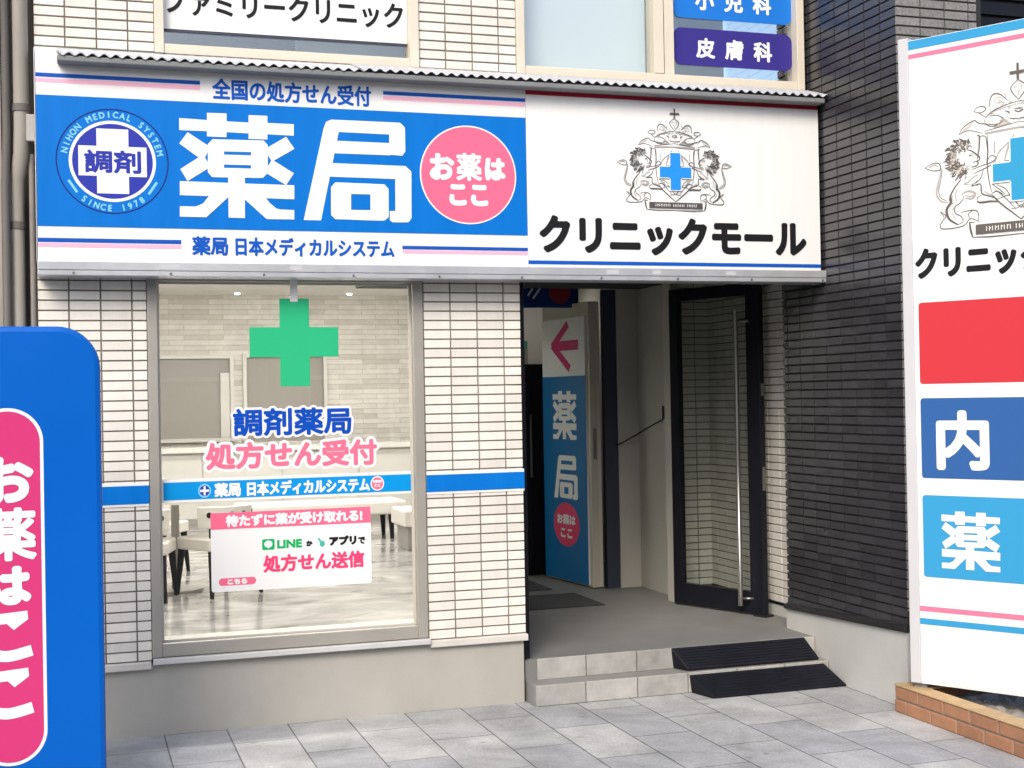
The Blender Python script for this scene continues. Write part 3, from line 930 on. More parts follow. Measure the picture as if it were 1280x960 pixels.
t = thing('arrow_board', 'tall blue and white board with a pink left arrow, on the open inner door', 'sign', FL(LL / 2, 0.24, 0.02))
obj('backing', MB().fbox(FL, 0.0, LL - 0.035, 0.245, 2.228, 0.001, 0.016), white, t)
bl = MB().fbox(FL, 0.0, LL - 0.035, 0.244, 1.790, 0.0163, 0.019)
ab = obj('blue_panel', bl, mat('board_teal', rgb(0, 116, 182, .8), 0.45), t)
ar = MB()
ribbon(ar, FL, [(0.44, 2.185), (0.17, 2.015)], 0.062, 0.0172, curve=False, taper=False)
ribbon(ar, FL, [(0.17, 2.035), (0.46, 1.845)], 0.062, 0.0173, curve=False, taper=False)
ribbon(ar, FL, [(0.19, 2.022), (0.60, 2.022)], 0.075, 0.0174, curve=False, taper=False)
obj('arrow', ar, deep_pink, t)
bt = MB()
big_glyph(bt, FL, YAKU, 0.17, 1.31, 0.56, 1.68, 0.0195)
obj('lettering', bt, letter_white, t)
bt = MB()
big_glyph(bt, FL, KYOKU, 0.17, 0.86, 0.56, 1.19, 0.0195)
obj('lettering', bt, letter_white, t)
dsk = MB().poly(FL, ell(0.365, 0.665, 0.21, 0.165), 0.0196)
pd = obj('pink_disc', dsk, mat('disc_pink', rgb(226, 66, 110), 0.45), t)
bt = MB()
text(bt, FL, 'お薬は', 0.215, 0.665, 0.515, 0.745, 0.0205, 0.005)
obj('lettering', bt, letter_white, pd)
bt = MB()
text(bt, FL, 'ここ', 0.27, 0.565, 0.46, 0.635, 0.0205, 0.005)
obj('lettering', bt, letter_white, pd)

# dim hanging sign and things deep in the entrance
FH = Fr((0, 2.62, 0))
t = thing('hanging_sign', 'dark blue sign with a red disc hanging under the dim entrance ceiling', 'sign', (3.42, 2.63, 2.30))
obj('panel', MB().fbox(FH, 3.18, 3.65, 2.305, 2.56, -0.05, 0.0), mat('dim_blue', rgb(14, 56, 128), 0.35), t, bevel=0.004)
hs = MB().poly(FH, ell(3.50, 2.42, 0.085, 0.085), 0.002)
obj('red_disc', hs, mat('dim_red', rgb(150, 36, 48), 0.4), t)
hs = MB()
ribbon(hs, FH, [(3.245, 2.39), (3.30, 2.47)], 0.018, 0.002, curve=False)
ribbon(hs, FH, [(3.285, 2.37), (3.345, 2.45)], 0.018, 0.0022, curve=False)
obj('white_mark', hs, letter_white, t)
obj('bracket', MB().box(3.22, 3.25, 2.63, 2.655, 2.56, 2.599).box(3.58, 3.61, 2.63, 2.655, 2.56, 2.599), frame_dark, t)

t = thing('black_cabinet', 'tall black cabinet standing behind the arrow board in the entrance', 'cabinet', (3.45, 3.42, 0.22))
obj('body', MB().box(3.18, 3.80, 3.28, 3.62, 0.2205, 1.90), chair_black, t, bevel=0.006)
obj('door_leaf', MB().box(3.19, 3.478, 3.264, 3.2795, 0.25, 1.88), frame_dark, t, bevel=0.003)
obj('door_leaf', MB().box(3.482, 3.79, 3.264, 3.2795, 0.25, 1.88), frame_dark, t, bevel=0.003)
obj('handle', MB().tube([(3.465, 3.25, 1.0), (3.465, 3.25, 1.5)], 0.008, 8), steel, t)

FP = Fr((0, 4.604, 0))
t = thing('wall_poster', 'small teal and peach picture poster on the lit wall deep in the entrance', 'poster', (3.8, 4.60, 1.90))
obj('sheet', MB().fbox(FP, 3.66, 3.905, 1.80, 2.14, 0.0005, 0.002), mat('poster_teal', rgb(70, 150, 140), 0.5), t)
pp = MB().poly(FP, [(3.66, 1.80), (3.86, 1.80), (3.84, 1.93), (3.78, 1.99), (3.66, 1.97)], 0.003)
obj('peach_shape', pp, mat('poster_peach', rgb(226, 150, 120), 0.5), t)
pp = MB().poly(FP, [(3.84, 1.80), (3.905, 1.80), (3.905, 2.06), (3.87, 2.08), (3.85, 2.0)], 0.0036)
obj('grey_shape', pp, mat('poster_grey', rgb(150, 150, 140), 0.5), t)

t = tag(obj('door_mat', MB().fbox(Fr((3.2, 1.9, 0), (1, 0, 0)), -0.35, 0.22, 0.2205, 0.228, -0.31, 0.29), mat_grey, bevel=0.003),
        'dark grey mat nearest the street on the entrance floor', 'mat', 'mats on the entrance floor')
t = tag(obj('door_mat', MB().box(2.75, 3.34, 2.45, 3.1, 0.2205, 0.227), mat_grey, bevel=0.003),
        'dark grey mat farther in, before the black cabinet', 'mat', 'mats on the entrance floor')
cb = MB().tube([(3.99, 1.80, 1.50), (3.985, 1.88, 1.46), (3.96, 2.0, 1.42), (3.90, 2.15, 1.35), (3.84, 2.28, 1.29), (3.815, 2.335, 1.27)], 0.006, 8)
t = thing('cable', 'black cable running from a small box down across the beige entrance wall', 'cable', (3.9, 2.0, 1.3))
obj('wire', cb, cable_m, t)
obj('junction_box', MB().box(3.955, 3.9995, 1.74, 1.82, 1.47, 1.56), frame_dark, t, bevel=0.004)

# ---------------------------------------------------------------- furniture inside the shop
t = thing('service_counter', 'long white service counter below the stone wall inside the shop', 'counter', (2.2, 9.2, 0.22))
c = MB()
c.box(0.5, 4.3, 9.02, 9.40, 0.2205, 1.06)
obj('body', c, counter_m, t, bevel=0.004)
obj('worktop', MB().box(0.45, 4.35, 8.94, 9.46, 1.0605, 1.12), mat('worktop_white', (0.74, 0.72, 0.68, 1), 0.3, 0.03, 3.0), t, bevel=0.004)
for a, b in ((0.52, 1.42), (1.43, 2.33), (2.34, 3.24), (3.25, 4.28)):
    obj('front_panel', MB().box(a + 0.004, b - 0.004, 9.004, 9.0195, 0.30, 1.04), wall_white, t, bevel=0.003)
obj('kick_board', MB().box(0.52, 4.28, 9.010, 9.0198, 0.221, 0.295), panel_grey, t)

for x0, x1, z0, z1, lb in ((0.2, 1.88, 1.16, 2.21, 'wide grey hatch in a white frame on the stone wall, left edge cut off'), (1.99, 3.02, 1.10, 2.22, 'grey hatch in a white frame behind the green cross on the stone wall')):
    FW_ = Fr((0, 9.8, 0))
    t = thing('wall_hatch', lb, 'hatch', ((x0 + x1) / 2, 9.78, z0), 'framed hatches in the stone wall')
    fm = MB().fbox(FW_, x0, x0 + 0.045, z0, z1, 0.0005, 0.06).fbox(FW_, x1 - 0.045, x1, z0, z1, 0.0005, 0.06)
    fm.fbox(FW_, x0 + 0.0455, x1 - 0.0455, z1 - 0.045, z1, 0.0005, 0.06).fbox(FW_, x0 + 0.0455, x1 - 0.0455, z0, z0 + 0.045, 0.0005, 0.06)
    obj('frame', fm, counter_m, t)
    obj('panel', MB().fbox(FW_, x0 + 0.046, x1 - 0.046, z0 + 0.046, z1 - 0.046, 0.0005, 0.012), panel_grey, t)
    if x0 < 1:
        obj('inner_frame', MB().fbox(FW_, x1 - 0.16, x1 - 0.05, z0 + 0.05, z1 - 0.22, 0.0125, 0.04), counter_m, t)


def chair(cx, cy, rot, label):
    t = thing('lounge_chair', label, 'chair', (cx, cy, 0.22), 'white chairs with black legs')
    R_ = Matrix.Rotation(rot, 3, 'Z')

    def P(x, y, z):
        q = R_ @ Vector((x, y, 0))
        return (cx + q.x, cy + q.y, 0.22 + z)

    def slab(pts, z0, z1):
        mb = MB()
        n = len(pts)
        mb.add([P(x, y, z0) for x, y in pts] + [P(x, y, z1) for x, y in pts],
               [tuple(reversed(range(n))), tuple(range(n, 2 * n))] + [(i, (i + 1) % n, n + (i + 1) % n, n + i) for i in range(n)])
        return mb
    obj('seat', slab(rrect(-0.24, -0.24, 0.24, 0.22, 0.06, 4), 0.34, 0.43), chair_white, t, bevel=0.012)
    bk = MB()
    pts = []
    for i in range(13):
        a = math.radians(200 + 140 * i / 12)
        pts.append((0.25 * math.cos(a), 0.02 + 0.25 * math.sin(a)))
    outer = pts
    inner = [(x * 0.86, 0.02 + (y - 0.02) * 0.86) for x, y in pts]
    lo = outer + inner[::-1]
    n = len(lo)
    bk.add([P(x, y, 0.50) for x, y in lo] + [P(x * 1.05, y * 1.05, 0.66) for x, y in lo],
           [(i, i + 1, n + i + 1, n + i) for i in range(n - 1)] + [(n - 1, 0, n, 2 * n - 1)] +
           [(i, n - 1 - i, n - 2 - i, i + 1) for i in range(12)] + [(n + i, n + i + 1, 2 * n - 2 - i, 2 * n - 1 - i) for i in range(12)])
    obj('backrest', bk, chair_white, t, bevel=0.008)
    for a in (222, 258, 282, 318):
        q = math.radians(a)
        x, y = 0.232 * math.cos(q), 0.02 + 0.232 * math.sin(q)
        obj('support', MB().tube([P(x, y, 0.42), P(x * 1.02, y * 1.02, 0.58)], 0.013, 10), chair_black, t)
        obj('bolt', MB().tube([P(x * 1.06, y * 1.06, 0.60), P(x * 1.14, y * 1.14, 0.60)], 0.022, 10), chair_black, t)
    for sx, sy in ((-1, -1), (1, -1), (1, 1), (-1, 1)):
        obj('leg', MB().tube([P(sx * 0.20, sy * 0.18, 0.345), P(sx * 0.225, sy * 0.21, 0.0)], [0.027, 0.015], 10), chair_black, t)
    return t


chair(0.45, 3.25, -0.25, 'white chair with black legs seen at the left edge of the shop window')
chair(1.03, 3.36, 0.55, 'white chair with black legs beside the table post, partly behind the pink poster')
chair(0.62, 4.75, 2.6, 'white chair with black legs farther back behind the grey table post')
t = thing('round_table', 'white table on a single grey post between the white chairs', 'table', (0.735, 3.42, 0.22))
obj('tabletop', MB().tube([(0.735, 3.62, 0.90), (0.735, 3.62, 0.93)], 0.42, 40), counter_m, t)
obj('post', MB().tube([(0.735, 3.62, 0.24), (0.735, 3.62, 0.90)], 0.032, 14), post_grey, t)
obj('base', MB().tube([(0.735, 3.62, 0.2205), (0.735, 3.62, 0.24)], 0.20, 28), post_grey, t)

t = thing('bench', 'long white bench with tapered black legs in the far part of the shop', 'bench', (2.4, 6.8, 0.22))
obj('seat', MB().box(1.55, 3.22, 6.5, 7.1, 0.475, 0.61), chair_white, t, bevel=0.02)
for x, y in ((1.7, 6.6), (2.45, 6.6), (3.08, 6.6), (1.7, 7.0), (2.45, 7.0), (3.08, 7.0)):
    obj('leg', MB().tube([(x, y, 0.475), (x + 0.01, y, 0.2205)], [0.030, 0.02], 10), chair_black, t)
t = thing('stool', 'low white block seat on a dark base near the right edge of the shop window', 'stool', (3.2, 5.65, 0.22))
obj('seat', MB().box(2.93, 3.55, 5.4, 5.95, 0.44, 0.60), chair_white, t, bevel=0.02)
obj('base', MB().box(2.98, 3.50, 5.45, 5.90, 0.2205, 0.4395), panel_grey, t, bevel=0.005)

# ---------------------------------------------------------------- the long sign over the shop
t = thing('shop_sign', 'long signboard across the building, blue pharmacy half and white clinic half', 'sign', (1.97, -0.08, 2.28))
SG = Fr((0, -0.150, 0))
bx = MB().box(-0.14, 4.075, -0.146, -0.008, 2.288, 3.345)
obj('sign_box', bx, white, t, bevel=0.003)
pb = obj('pharmacy_face', MB().fbox(SG, -0.139, 2.314, 2.330, 3.330, -0.0035, 0.0), white, t, label='blue and white pharmacy face')
obj('blue_field', MB().fbox(SG, -0.1388, 2.3135, 2.497, 3.122, 0.0002, 0.0022), sign_blue, pb)
for v0, v1, a, b, mi in ((3.208, 3.227, -0.1385, 0.626, 0), (3.183, 3.202, -0.1385, 0.626, 1), (3.206, 3.225, 1.545, 2.313, 0), (3.181, 3.200, 1.545, 2.313, 1),
                         (2.421, 2.441, -0.1385, 0.524, 0), (2.398, 2.417, -0.1385, 0.524, 1), (2.414, 2.432, 1.632, 2.313, 0), (2.393, 2.411, 1.632, 2.313, 1)):
    obj('stripe', MB().poly(SG, rect(a, v0, b, v1), 0.0012), (navy_line, pink_line)[mi], pb)
tx = MB()
text(tx, SG, '全国の処方せん受付', 0.684, 3.140, 1.482, 3.245, 0.0015, 0.0032)
obj('top_lettering', tx, letter_blue, pb)
tx = MB()
text(tx, SG, '薬局', 0.575, 2.368, 0.750, 2.462, 0.0015, 0.0034)
obj('bottom_lettering', tx, letter_blue, pb)
tx = MB()
text(tx, SG, '日本メディカルシステム', 0.785, 2.368, 1.590, 2.462, 0.0015, 0.0034)
obj('bottom_lettering', tx, letter_blue, pb)
tx = MB()
big_glyph(tx, SG, YAKU, 0.519, 2.553, 1.085, 3.072, 0.0032)
big_glyph(tx, SG, KYOKU, 1.126, 2.551, 1.686, 3.065, 0.0032)
obj('main_lettering', tx, letter_white, pb)
cx, cz = 0.208, 2.815
sl = MB()
sl.ring(SG, cx, cz, 0.262, 0.254, 0.006, 0.0030, 0)
sl.poly(SG, ell(cx, cz, 0.202, 0.196), 0.0030, 1)
sl.poly(SG, ell(cx, cz, 0.187, 0.181), 0.0036, 2)
sl.poly(SG, rect(cx - 0.158, cz - 0.072, cx + 0.158, cz + 0.072), 0.0042, 1)
sl.poly(SG, rect(cx - 0.074, cz - 0.156, cx + 0.074, cz + 0.156), 0.0043, 1)
text(sl, SG, '調剤', cx - 0.132, cz - 0.058, cx + 0.132, cz + 0.054, 0.0049, 0.0040, 2)
arc_text(sl, SG, 'NIHON MEDICAL SYSTEM', cx, cz, 0.226, 0.030, 90, 8.2, 0.0032, 3, bold=0.0016)
arc_text(sl, SG, 'SINCE 1978', cx, cz, 0.226, 0.030, 270, 8.0, 0.0032, 3, flip=True, bold=0.0016)
for a in (214, 326):
    q0, q1 = math.radians(a - 9), math.radians(a + 9)
    ribbon(sl, SG, [(cx + 0.226 * math.cos(q0), cz + 0.226 * math.sin(q0)), (cx + 0.226 * math.cos(q1), cz + 0.226 * math.sin(q1))], 0.012, 0.0031, 3, False, False)
obj('round_seal', sl, [seal_ring, letter_white, seal_navy, seal_text], pb)
dk = MB()
cx, cz = 1.993, 2.808
dk.poly(SG, ell(cx, cz, 0.262, 0.258), 0.0030, 0)
dk.poly(SG, ell(cx, cz, 0.255, 0.251), 0.0036, 1)
text(dk, SG, 'お', 1.783, 2.776, 1.917, 2.916, 0.0042, 0.0085, 0)
text(dk, SG, '薬', 1.926, 2.776, 2.066, 2.922, 0.0042, 0.0050, 0)
text(dk, SG, 'は', 2.082, 2.782, 2.196, 2.902, 0.0042, 0.0085, 0)
text(dk, SG, 'ここ', 1.886, 2.645, 2.098, 2.758, 0.0042, 0.0085, 0)
obj('pink_disc', dk, [letter_white, pink], pb)
pc = obj('clinic_face', MB().fbox(SG, 2.3155, 4.074, 2.330, 3.330, -0.0035, 0.0), white, t, label='white clinic mall face with a crest')
obj('red_stripe', MB().poly(SG, rect(2.316, 3.247, 4.0735, 3.270), 0.0012), red_line, pc)
obj('blue_stripe', MB().poly(SG, rect(2.316, 2.346, 4.0735, 2.366), 0.0012), letter_blue, pc)
tx = MB()
text(tx, SG, 'クリニックモール', 2.379, 2.402, 3.985, 2.610, 0.0015, 0.0105, n=12)
obj('main_lettering', tx, black_ink, pc)
cr = MB()
crest(cr, SG, 3.176, 2.651, 0.00070, 0.000630, 0.0012, 1.5)
obj('crest', cr, [ink_grey, ink_pale, crest_blue, letter_white, mat('wash_grey', (0.50, 0.49, 0.48, 1), 0.6, spec=0.16)], pc)
obj('seam', MB().fbox(SG, 2.3138, 2.3157, 2.330, 3.330, -0.003, 0.0006), mat('seam', (0.45, 0.46, 0.47, 1), 0.6), t)
rl = MB().box(-0.142, 4.095, -0.172, -0.006, 2.262, 2.2872).box(-0.142, 4.095, -0.176, -0.1505, 2.2875, 2.329)
obj('bottom_rail', rl, alu, t, bevel=0.003)
obj('blue_end', MB().poly(SG, rect(4.028, 3.273, 4.0735, 3.292), 0.0012), letter_blue, pc)
for x, w_ in ((0.42, 0.10), (1.05, 0.06), (2.75, 0.07), (3.02, 0.05), (3.46, 0.06)):
    obj('rail_sticker', MB().fbox(Fr((0, -0.176, 0)), x, x + w_, 2.296, 2.318, 0.0003, 0.0008), mat('sticker', (0.50, 0.51, 0.52, 1), 0.5), t)
for x in [0.02 + 0.45 * k for k in range(10)]:
    obj('screw', MB().tube([(x, -0.1775, 2.2775 - 0.004), (x, -0.171, 2.2775 - 0.004)], 0.006, 8), steel, t)
# corrugated rain strip, two overlapping lengths
for a, b, zo in ((-0.045, 1.43, 0.0), (1.40, 4.085, 0.006)):
    fl = MB()
    n = int((b - a) / 0.006)
    prof = []
    for k in range(n + 1):
        x = a + (b - a) * k / n
        prof.append((x, 0.0075 * math.sin(2 * math.pi * x / 0.0535)))
    vs = []
    for x, h in prof:
        for (y, z) in ((-0.03, 3.380), (-0.243, 3.304)):
            vs.append((x, y, z + h * (0.1 if y > -0.1 else 1) + zo))
        for (y, z) in ((-0.03, 3.377), (-0.243, 3.301)):
            vs.append((x, y, z + h * (0.1 if y > -0.1 else 1) + zo))
    fs = []
    for k in range(n):
        i, j = 4 * k, 4 * k + 4
        fs += [(i, j, j + 1, i + 1), (i + 2, i + 3, j + 3, j + 2), (i + 1, j + 1, j + 3, i + 3), (i, i + 2, j + 2, j)]
    fs += [(0, 1, 3, 2), (4 * n, 4 * n + 2, 4 * n + 3, 4 * n + 1)]
    fl.add(vs, fs)
    obj('corrugated_strip', fl, flash_m, t, smooth=False)
obj('shaded_batten', MB().box(-0.04, 4.072, -0.236, -0.151, 3.268, 3.296), under_m, t, bevel=0.006)  # closing strip, with the shade under the waves put into its grey
obj('end_cap', MB().box(-0.146, -0.142, -0.15, -0.008, 2.33, 3.345), alu, t)

# ---------------------------------------------------------------- things on the shop window
GF = Fr((0, 0.0, 0))
t = thing('green_cross', 'flat green cross hanging on a white strap before the shop window', 'sign', (1.087, -0.03, 1.715))
cr = MB()
S0 = Fr((0, -0.02, 0))
cr.prism(S0, [(1.015, 1.718), (1.165, 1.718), (1.165, 1.868), (1.314, 1.868), (1.314, 2.020), (1.165, 2.020), (1.165, 2.166), (1.015, 2.166), (1.015, 2.020), (0.862, 2.020), (0.862, 1.868), (1.015, 1.868)], 0.0, 0.012)
obj('cross_plate', cr, green, t)
obj('strap', MB().fbox(S0, 1.069, 1.107, 2.150, 2.262, 0.0122, 0.015), poster_white, t)

SP = Fr((0, 0.046, 0))
o1 = MB()
text(o1, SP, '調剤薬局', 0.768, 1.455, 1.402, 1.622, 0.0012, 0.019, 1, n=14)
text(o1, SP, '調剤薬局', 0.780, 1.467, 1.390, 1.610, 0.0034, 0.0048, 0)
t = obj('window_lettering', o1, [mat('film_blue', rgb(10, 84, 200, .75), 0.45, spec=0.16), letter_white])
tag(t, 'blue lettering with a white outline on the shop glass, upper line', 'lettering')
o1 = MB()
text(o1, SP, '処方せん受付', 0.626, 1.288, 1.536, 1.454, 0.0046, 0.020, 1, n=14)
text(o1, SP, '処方せん受付', 0.640, 1.302, 1.522, 1.440, 0.0068, 0.0060, 0)
t = obj('window_lettering', o1, [mat('film_pink', rgb(248, 122, 154, .84), 0.45, spec=0.16), letter_white])
tag(t, 'pink lettering with a white outline on the shop glass, lower line', 'lettering')

t = thing('window_band', 'blue band with white lettering across the shop glass', 'sticker', (1.07, 0.04, 1.145), 'blue bands around the shop front')
obj('film', MB().fbox(SP, 0.425, 1.7032, 1.145, 1.262, 0.0002, 0.0010), poster_white, t)
obj('blue_film', MB().fbox(SP, 0.432, 1.7030, 1.157, 1.246, 0.0012, 0.0018), band_cyan, t)
tx = MB()
text(tx, SP, '薬局', 0.682, 1.164, 0.815, 1.236, 0.0022, 0.0034)
obj('lettering', tx, letter_white, t)
tx = MB()
text(tx, SP, '日本メディカルシステム', 0.845, 1.163, 1.482, 1.238, 0.0022, 0.0034)
obj('lettering', tx, letter_white, t)
sl = MB()
sl.poly(SP, ell(0.634, 1.199, 0.032, 0.035), 0.0022, 2).poly(SP, ell(0.634, 1.199, 0.025, 0.027), 0.0025, 0)
sl.poly(SP, rect(0.629, 1.176, 0.639, 1.222), 0.0028, 1).poly(SP, rect(0.612, 1.193, 0.656, 1.205), 0.0029, 1)
obj('seal', sl, [seal_navy, letter_white, seal_text], t)
sl = MB().poly(SP, ell(1.522, 1.203, 0.036, 0.038), 0.0022, 1).poly(SP, ell(1.522, 1.203, 0.030, 0.032), 0.0025, 0)
text(sl, SP, 'お薬は', 1.498, 1.206, 1.546, 1.222, 0.0030, 0.0015, 1)
text(sl, SP, 'ここ', 1.506, 1.186, 1.538, 1.200, 0.0030, 0.0015, 1)
obj('pink_disc', sl, [pink, letter_white], t)

FT = Fr((0, -0.008, 0))
for a, b, lb in ((-0.146, 0.360, 'blue band on the beige tiles left of the shop window'), (1.774, 2.316, 'blue band on the beige tiles between shop window and entrance')):
    t = thing('window_band', lb, 'sticker', ((a + b) / 2, -0.01, 1.14), 'blue bands around the shop front')
    obj('film', MB().fbox(FT, a, b, 1.138, 1.256, 0.0005, 0.003), poster_white, t)
    obj('blue_film', MB().fbox(FT, a, b + 0.0005, 1.150, 1.240, 0.0032, 0.005), sign_blue, t)

t = thing('window_poster', 'pink and white notice stuck low on the shop glass', 'poster', (1.07, 0.03, 0.68))
PS = Fr((0, 0.0458, 0))
obj('sheet', MB().prism(PS, rrect(0.661, 0.684, 1.483, 1.084, 0.012, 4), 0.0002, 0.0012), poster_white, t)
obj('pink_header', MB().fbox(PS, 0.6615, 1.4825, 1.000, 1.0835, 0.0014, 0.0020), pink, t)
tx = MB()
text(tx, PS, '待たずに薬が受け取れる!', 0.735, 1.010, 1.440, 1.072, 0.0024, 0.0036)
obj('header_lettering', tx, letter_white, t)
tx = MB()
tx.poly(PS, rrect(0.917, 0.884, 0.981, 0.940, 0.008, 4), 0.0014, 0)
tx.poly(PS, ell(0.949, 0.914, 0.021, 0.018, 24), 0.0018, 1)
tx.poly(PS, [(0.944, 0.899), (0.957, 0.902), (0.949, 0.890)], 0.0019, 1)
text(tx, PS, 'LINE', 0.993, 0.888, 1.122, 0.933, 0.0014, 0.0035, 0)
obj('logo', tx, [line_green, poster_white], t)
tx = MB()
text(tx, PS, 'か', 1.142, 0.892, 1.176, 0.922, 0.0014, 0.003)
text(tx, PS, 'アプリ', 1.262, 0.889, 1.406, 0.939, 0.0014, 0.0044)
text(tx, PS, 'で', 1.414, 0.890, 1.452, 0.928, 0.0014, 0.003)
obj('black_lettering', tx, black_ink, t)
tx = MB().poly(PS, ell(1.226, 0.902, 0.014, 0.016, 20), 0.0015)
ribbon(tx, PS, [(1.206, 0.932), (1.222, 0.908)], 0.012, 0.0014, 0, False)
obj('app_mark', tx, mat('app_teal', rgb(60, 176, 156), 0.5), t)
tx = MB()
text(tx, PS, '処方せん送信', 0.920, 0.768, 1.447, 0.858, 0.0014, 0.0042)
obj('pink_lettering', tx, rose_text, t)
tx = MB().poly(PS, rrect(0.697, 0.714, 0.884, 0.752, 0.0185, 6), 0.0014, 0)
text(tx, PS, 'こちら', 0.740, 0.719, 0.840, 0.747, 0.0018, 0.003, 1)
obj('pink_button', tx, [pink, poster_white], t)

# ---------------------------------------------------------------- panels behind the upper glass
UF = Fr((0, 0.085, 0))
t = thing('clinic_name_panel', 'white panel with thin black katakana in the left upper window', 'sign', (1.1, 0.1, 3.53))
obj('board', MB().fbox(Fr((0, 0.041, 0)), 0.468, 1.723, 3.525, 4.62, 0.001, 0.006), white, t)
UP = Fr((0, 0.0345, 0))
tx = MB()
text(tx, UP, 'ファミリークリニック', 0.475, 3.598, 1.702, 3.735, 0.0012, 0.0035)
obj('lettering', tx, black_ink, t)
obj('dark_edge', MB().fbox(Fr((0, 0.041, 0)), 0.468, 1.723, 3.512, 3.5248, 0.001, 0.004), jamb_navy, t)
sb = MB()  # slats added to imitate a building mirrored in the pane
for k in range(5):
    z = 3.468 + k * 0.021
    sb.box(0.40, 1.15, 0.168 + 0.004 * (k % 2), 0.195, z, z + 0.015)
tag(obj('reflection_slats', sb, slat_m), 'blue grey slats standing in for a reflected building, low in the left upper window', 'reflection')
for v0, v1, m, body, lb, vt0, vt1 in ((3.508, 3.720, plate_violet, '皮膚科', 'violet plate with white kanji in the right upper window', 3.552, 3.668),
                                    (3.776, 3.990, poster_blue, '小児科', 'blue plate with white kanji above the violet plate', 3.826, 3.946)):
    PL = Fr((0, 0.041, 0))
    t = thing('department_plate', lb, 'sign', (3.65, 0.04, v0), 'clinic department plates')
    obj('plate', MB().prism(PL, rrect(3.272, v0, 4.0225, v1, 0.045, 6), 0.001, 0.004), m, t)
    tx = MB()
    for k, ch in enumerate(body):
        text(tx, PL, ch, 3.408 + k * 0.1825, vt0, 3.528 + k * 0.1825, vt1, 0.0045, 0.0045)
    obj('lettering', tx, letter_white, t)

# ---------------------------------------------------------------- black tiled neighbour on the right
N = thing('black_tiled_building', 'neighbouring building clad in small black tiles right of the entrance', 'building', (4.6, -0.3, 0))
FK = Fr((4.100, 0, 0), (0, -1, 0), (-1, 0, 0))
tb = MB()
tiles(tb, FK, -0.335, 0.90, 0.352, 4.9, pu=0.148, pv=0.0495, ou=0.02, ov=0.365, th=0.009)
obj('black_tiles', tb, tile_black, N)
obj('wall', MB().box(4.1002, 4.62, -0.90, 0.331, 0.0, 4.9).box(4.62, 9.0, -0.55, 0.331, 0.0, 4.9), grout_grey, N)
tg = MB()
tiles(tg, Fr((0, -0.9005, 0)), 4.092, 4.585, 0.5, 4.9, pu=0.148, pv=0.0495, ou=4.09, ov=0.365, th=0.009)
obj('granite_tiles', tg, tile_granite, N)
tr = MB()
tr.add([(4.066, 0.345, 0.338), (4.066, -0.915, 0.392), (4.066, -0.915, 0.424), (4.066, 0.345, 0.362),
        (4.0995, 0.345, 0.338), (4.0995, -0.915, 0.392), (4.0995, -0.915, 0.440), (4.0995, 0.345, 0.378)],
       [(0, 1, 2, 3), (7, 6, 5, 4), (0, 4, 5, 1), (1, 5, 6, 2), (2, 6, 7, 3), (3, 7, 4, 0)])
obj('black_trim', tr, mat('trim_black', (0.018, 0.018, 0.02, 1), 0.3, 0.2, 5.0), N, bevel=0.006)
obj('plinth', MB().add([(4.084, 0.34, 0), (4.084, -0.905, 0), (4.084, -0.905, 0.388), (4.084, 0.34, 0.336),
                        (4.0998, 0.34, 0), (4.0998, -0.905, 0), (4.0998, -0.905, 0.388), (4.0998, 0.34, 0.336)],
                       [(0, 1, 2, 3), (7, 6, 5, 4), (0, 4, 5, 1), (1, 5, 6, 2), (2, 6, 7, 3), (3, 7, 4, 0)]), render_grey, N)
lv_ = MB()
for k in range(18):
    lv_.box(4.63, 8.9, -0.57, -0.552, 3.2 + k * 0.09, 3.27 + k * 0.09)
obj('dark_louvre', lv_, frame_dark, N)

# ---------------------------------------------------------------- rubber ramps on the steps
def ramp(x0, x1, y0, z0, y1, z1, label):
    """Wedge from the low front edge (y0, z0) to the high back edge (y1, z1) with slanted ends."""
    mb = MB()
    s = 0.055
    lip = 0.012
    vs = [(x0 + s, y0, z0), (x1 - 0.004, y0, z0), (x1 - 0.004, y0, z0 + lip), (x0 + s, y0, z0 + lip),
          (x0 + 0.012, y1, z0), (x1 - s * 0.7, y1, z0), (x1 - s * 0.7, y1, z1), (x0, y1, z1)]
    mb.add(vs, [(0, 1, 2, 3), (7, 6, 5, 4), (3, 2, 6, 7), (0, 3, 7, 4), (1, 5, 6, 2), (0, 4, 5, 1)])
    t = thing('kerb_ramp', label, 'ramp', ((x0 + x1) / 2, y0, z0), 'black rubber ramps on the entrance steps')
    obj('wedge', mb, rubber, t, bevel=0.004)
    gr = MB()
    for k in range(1, 8):
        q = k / 8
        y, z = y0 + (y1 - y0) * q, z0 + lip + (z1 - z0 - lip) * q
        xa, xb = x0 + s * (1 - q) + 0.03, x1 - s * 0.7 * q - 0.03
        n = Vector((0, -(z1 - z0 - lip), (y1 - y0))).normalized()
        p = Vector((0, y, z)) + n * 0.0005
        e = Vector((0, (y1 - y0), (z1 - z0 - lip))).normalized() * 0.006
        h = n * 0.0035
        vs = []
        for x in (xa, xb):
            vs += [(x, *(p - e)[1:]), (x, *(p + e)[1:]), (x, *(p + e * 0.6 + h)[1:]), (x, *(p - e * 0.6 + h)[1:])]
        gr.add(vs, [(0, 4, 7, 3), (3, 7, 6, 2), (2, 6, 5, 1), (0, 3, 2, 1), (4, 5, 6, 7)])
    obj('grip_ribs', gr, rubber, t)
    return t


ramp(3.205, 4.082, -0.325, 0.001, -0.1445, 0.100, 'lower black rubber ramp on the pavement before the first step')
ramp(3.165, 4.045, -0.100, 0.1125, 0.0025, 0.226, 'upper black rubber ramp on the first step below the entrance floor')

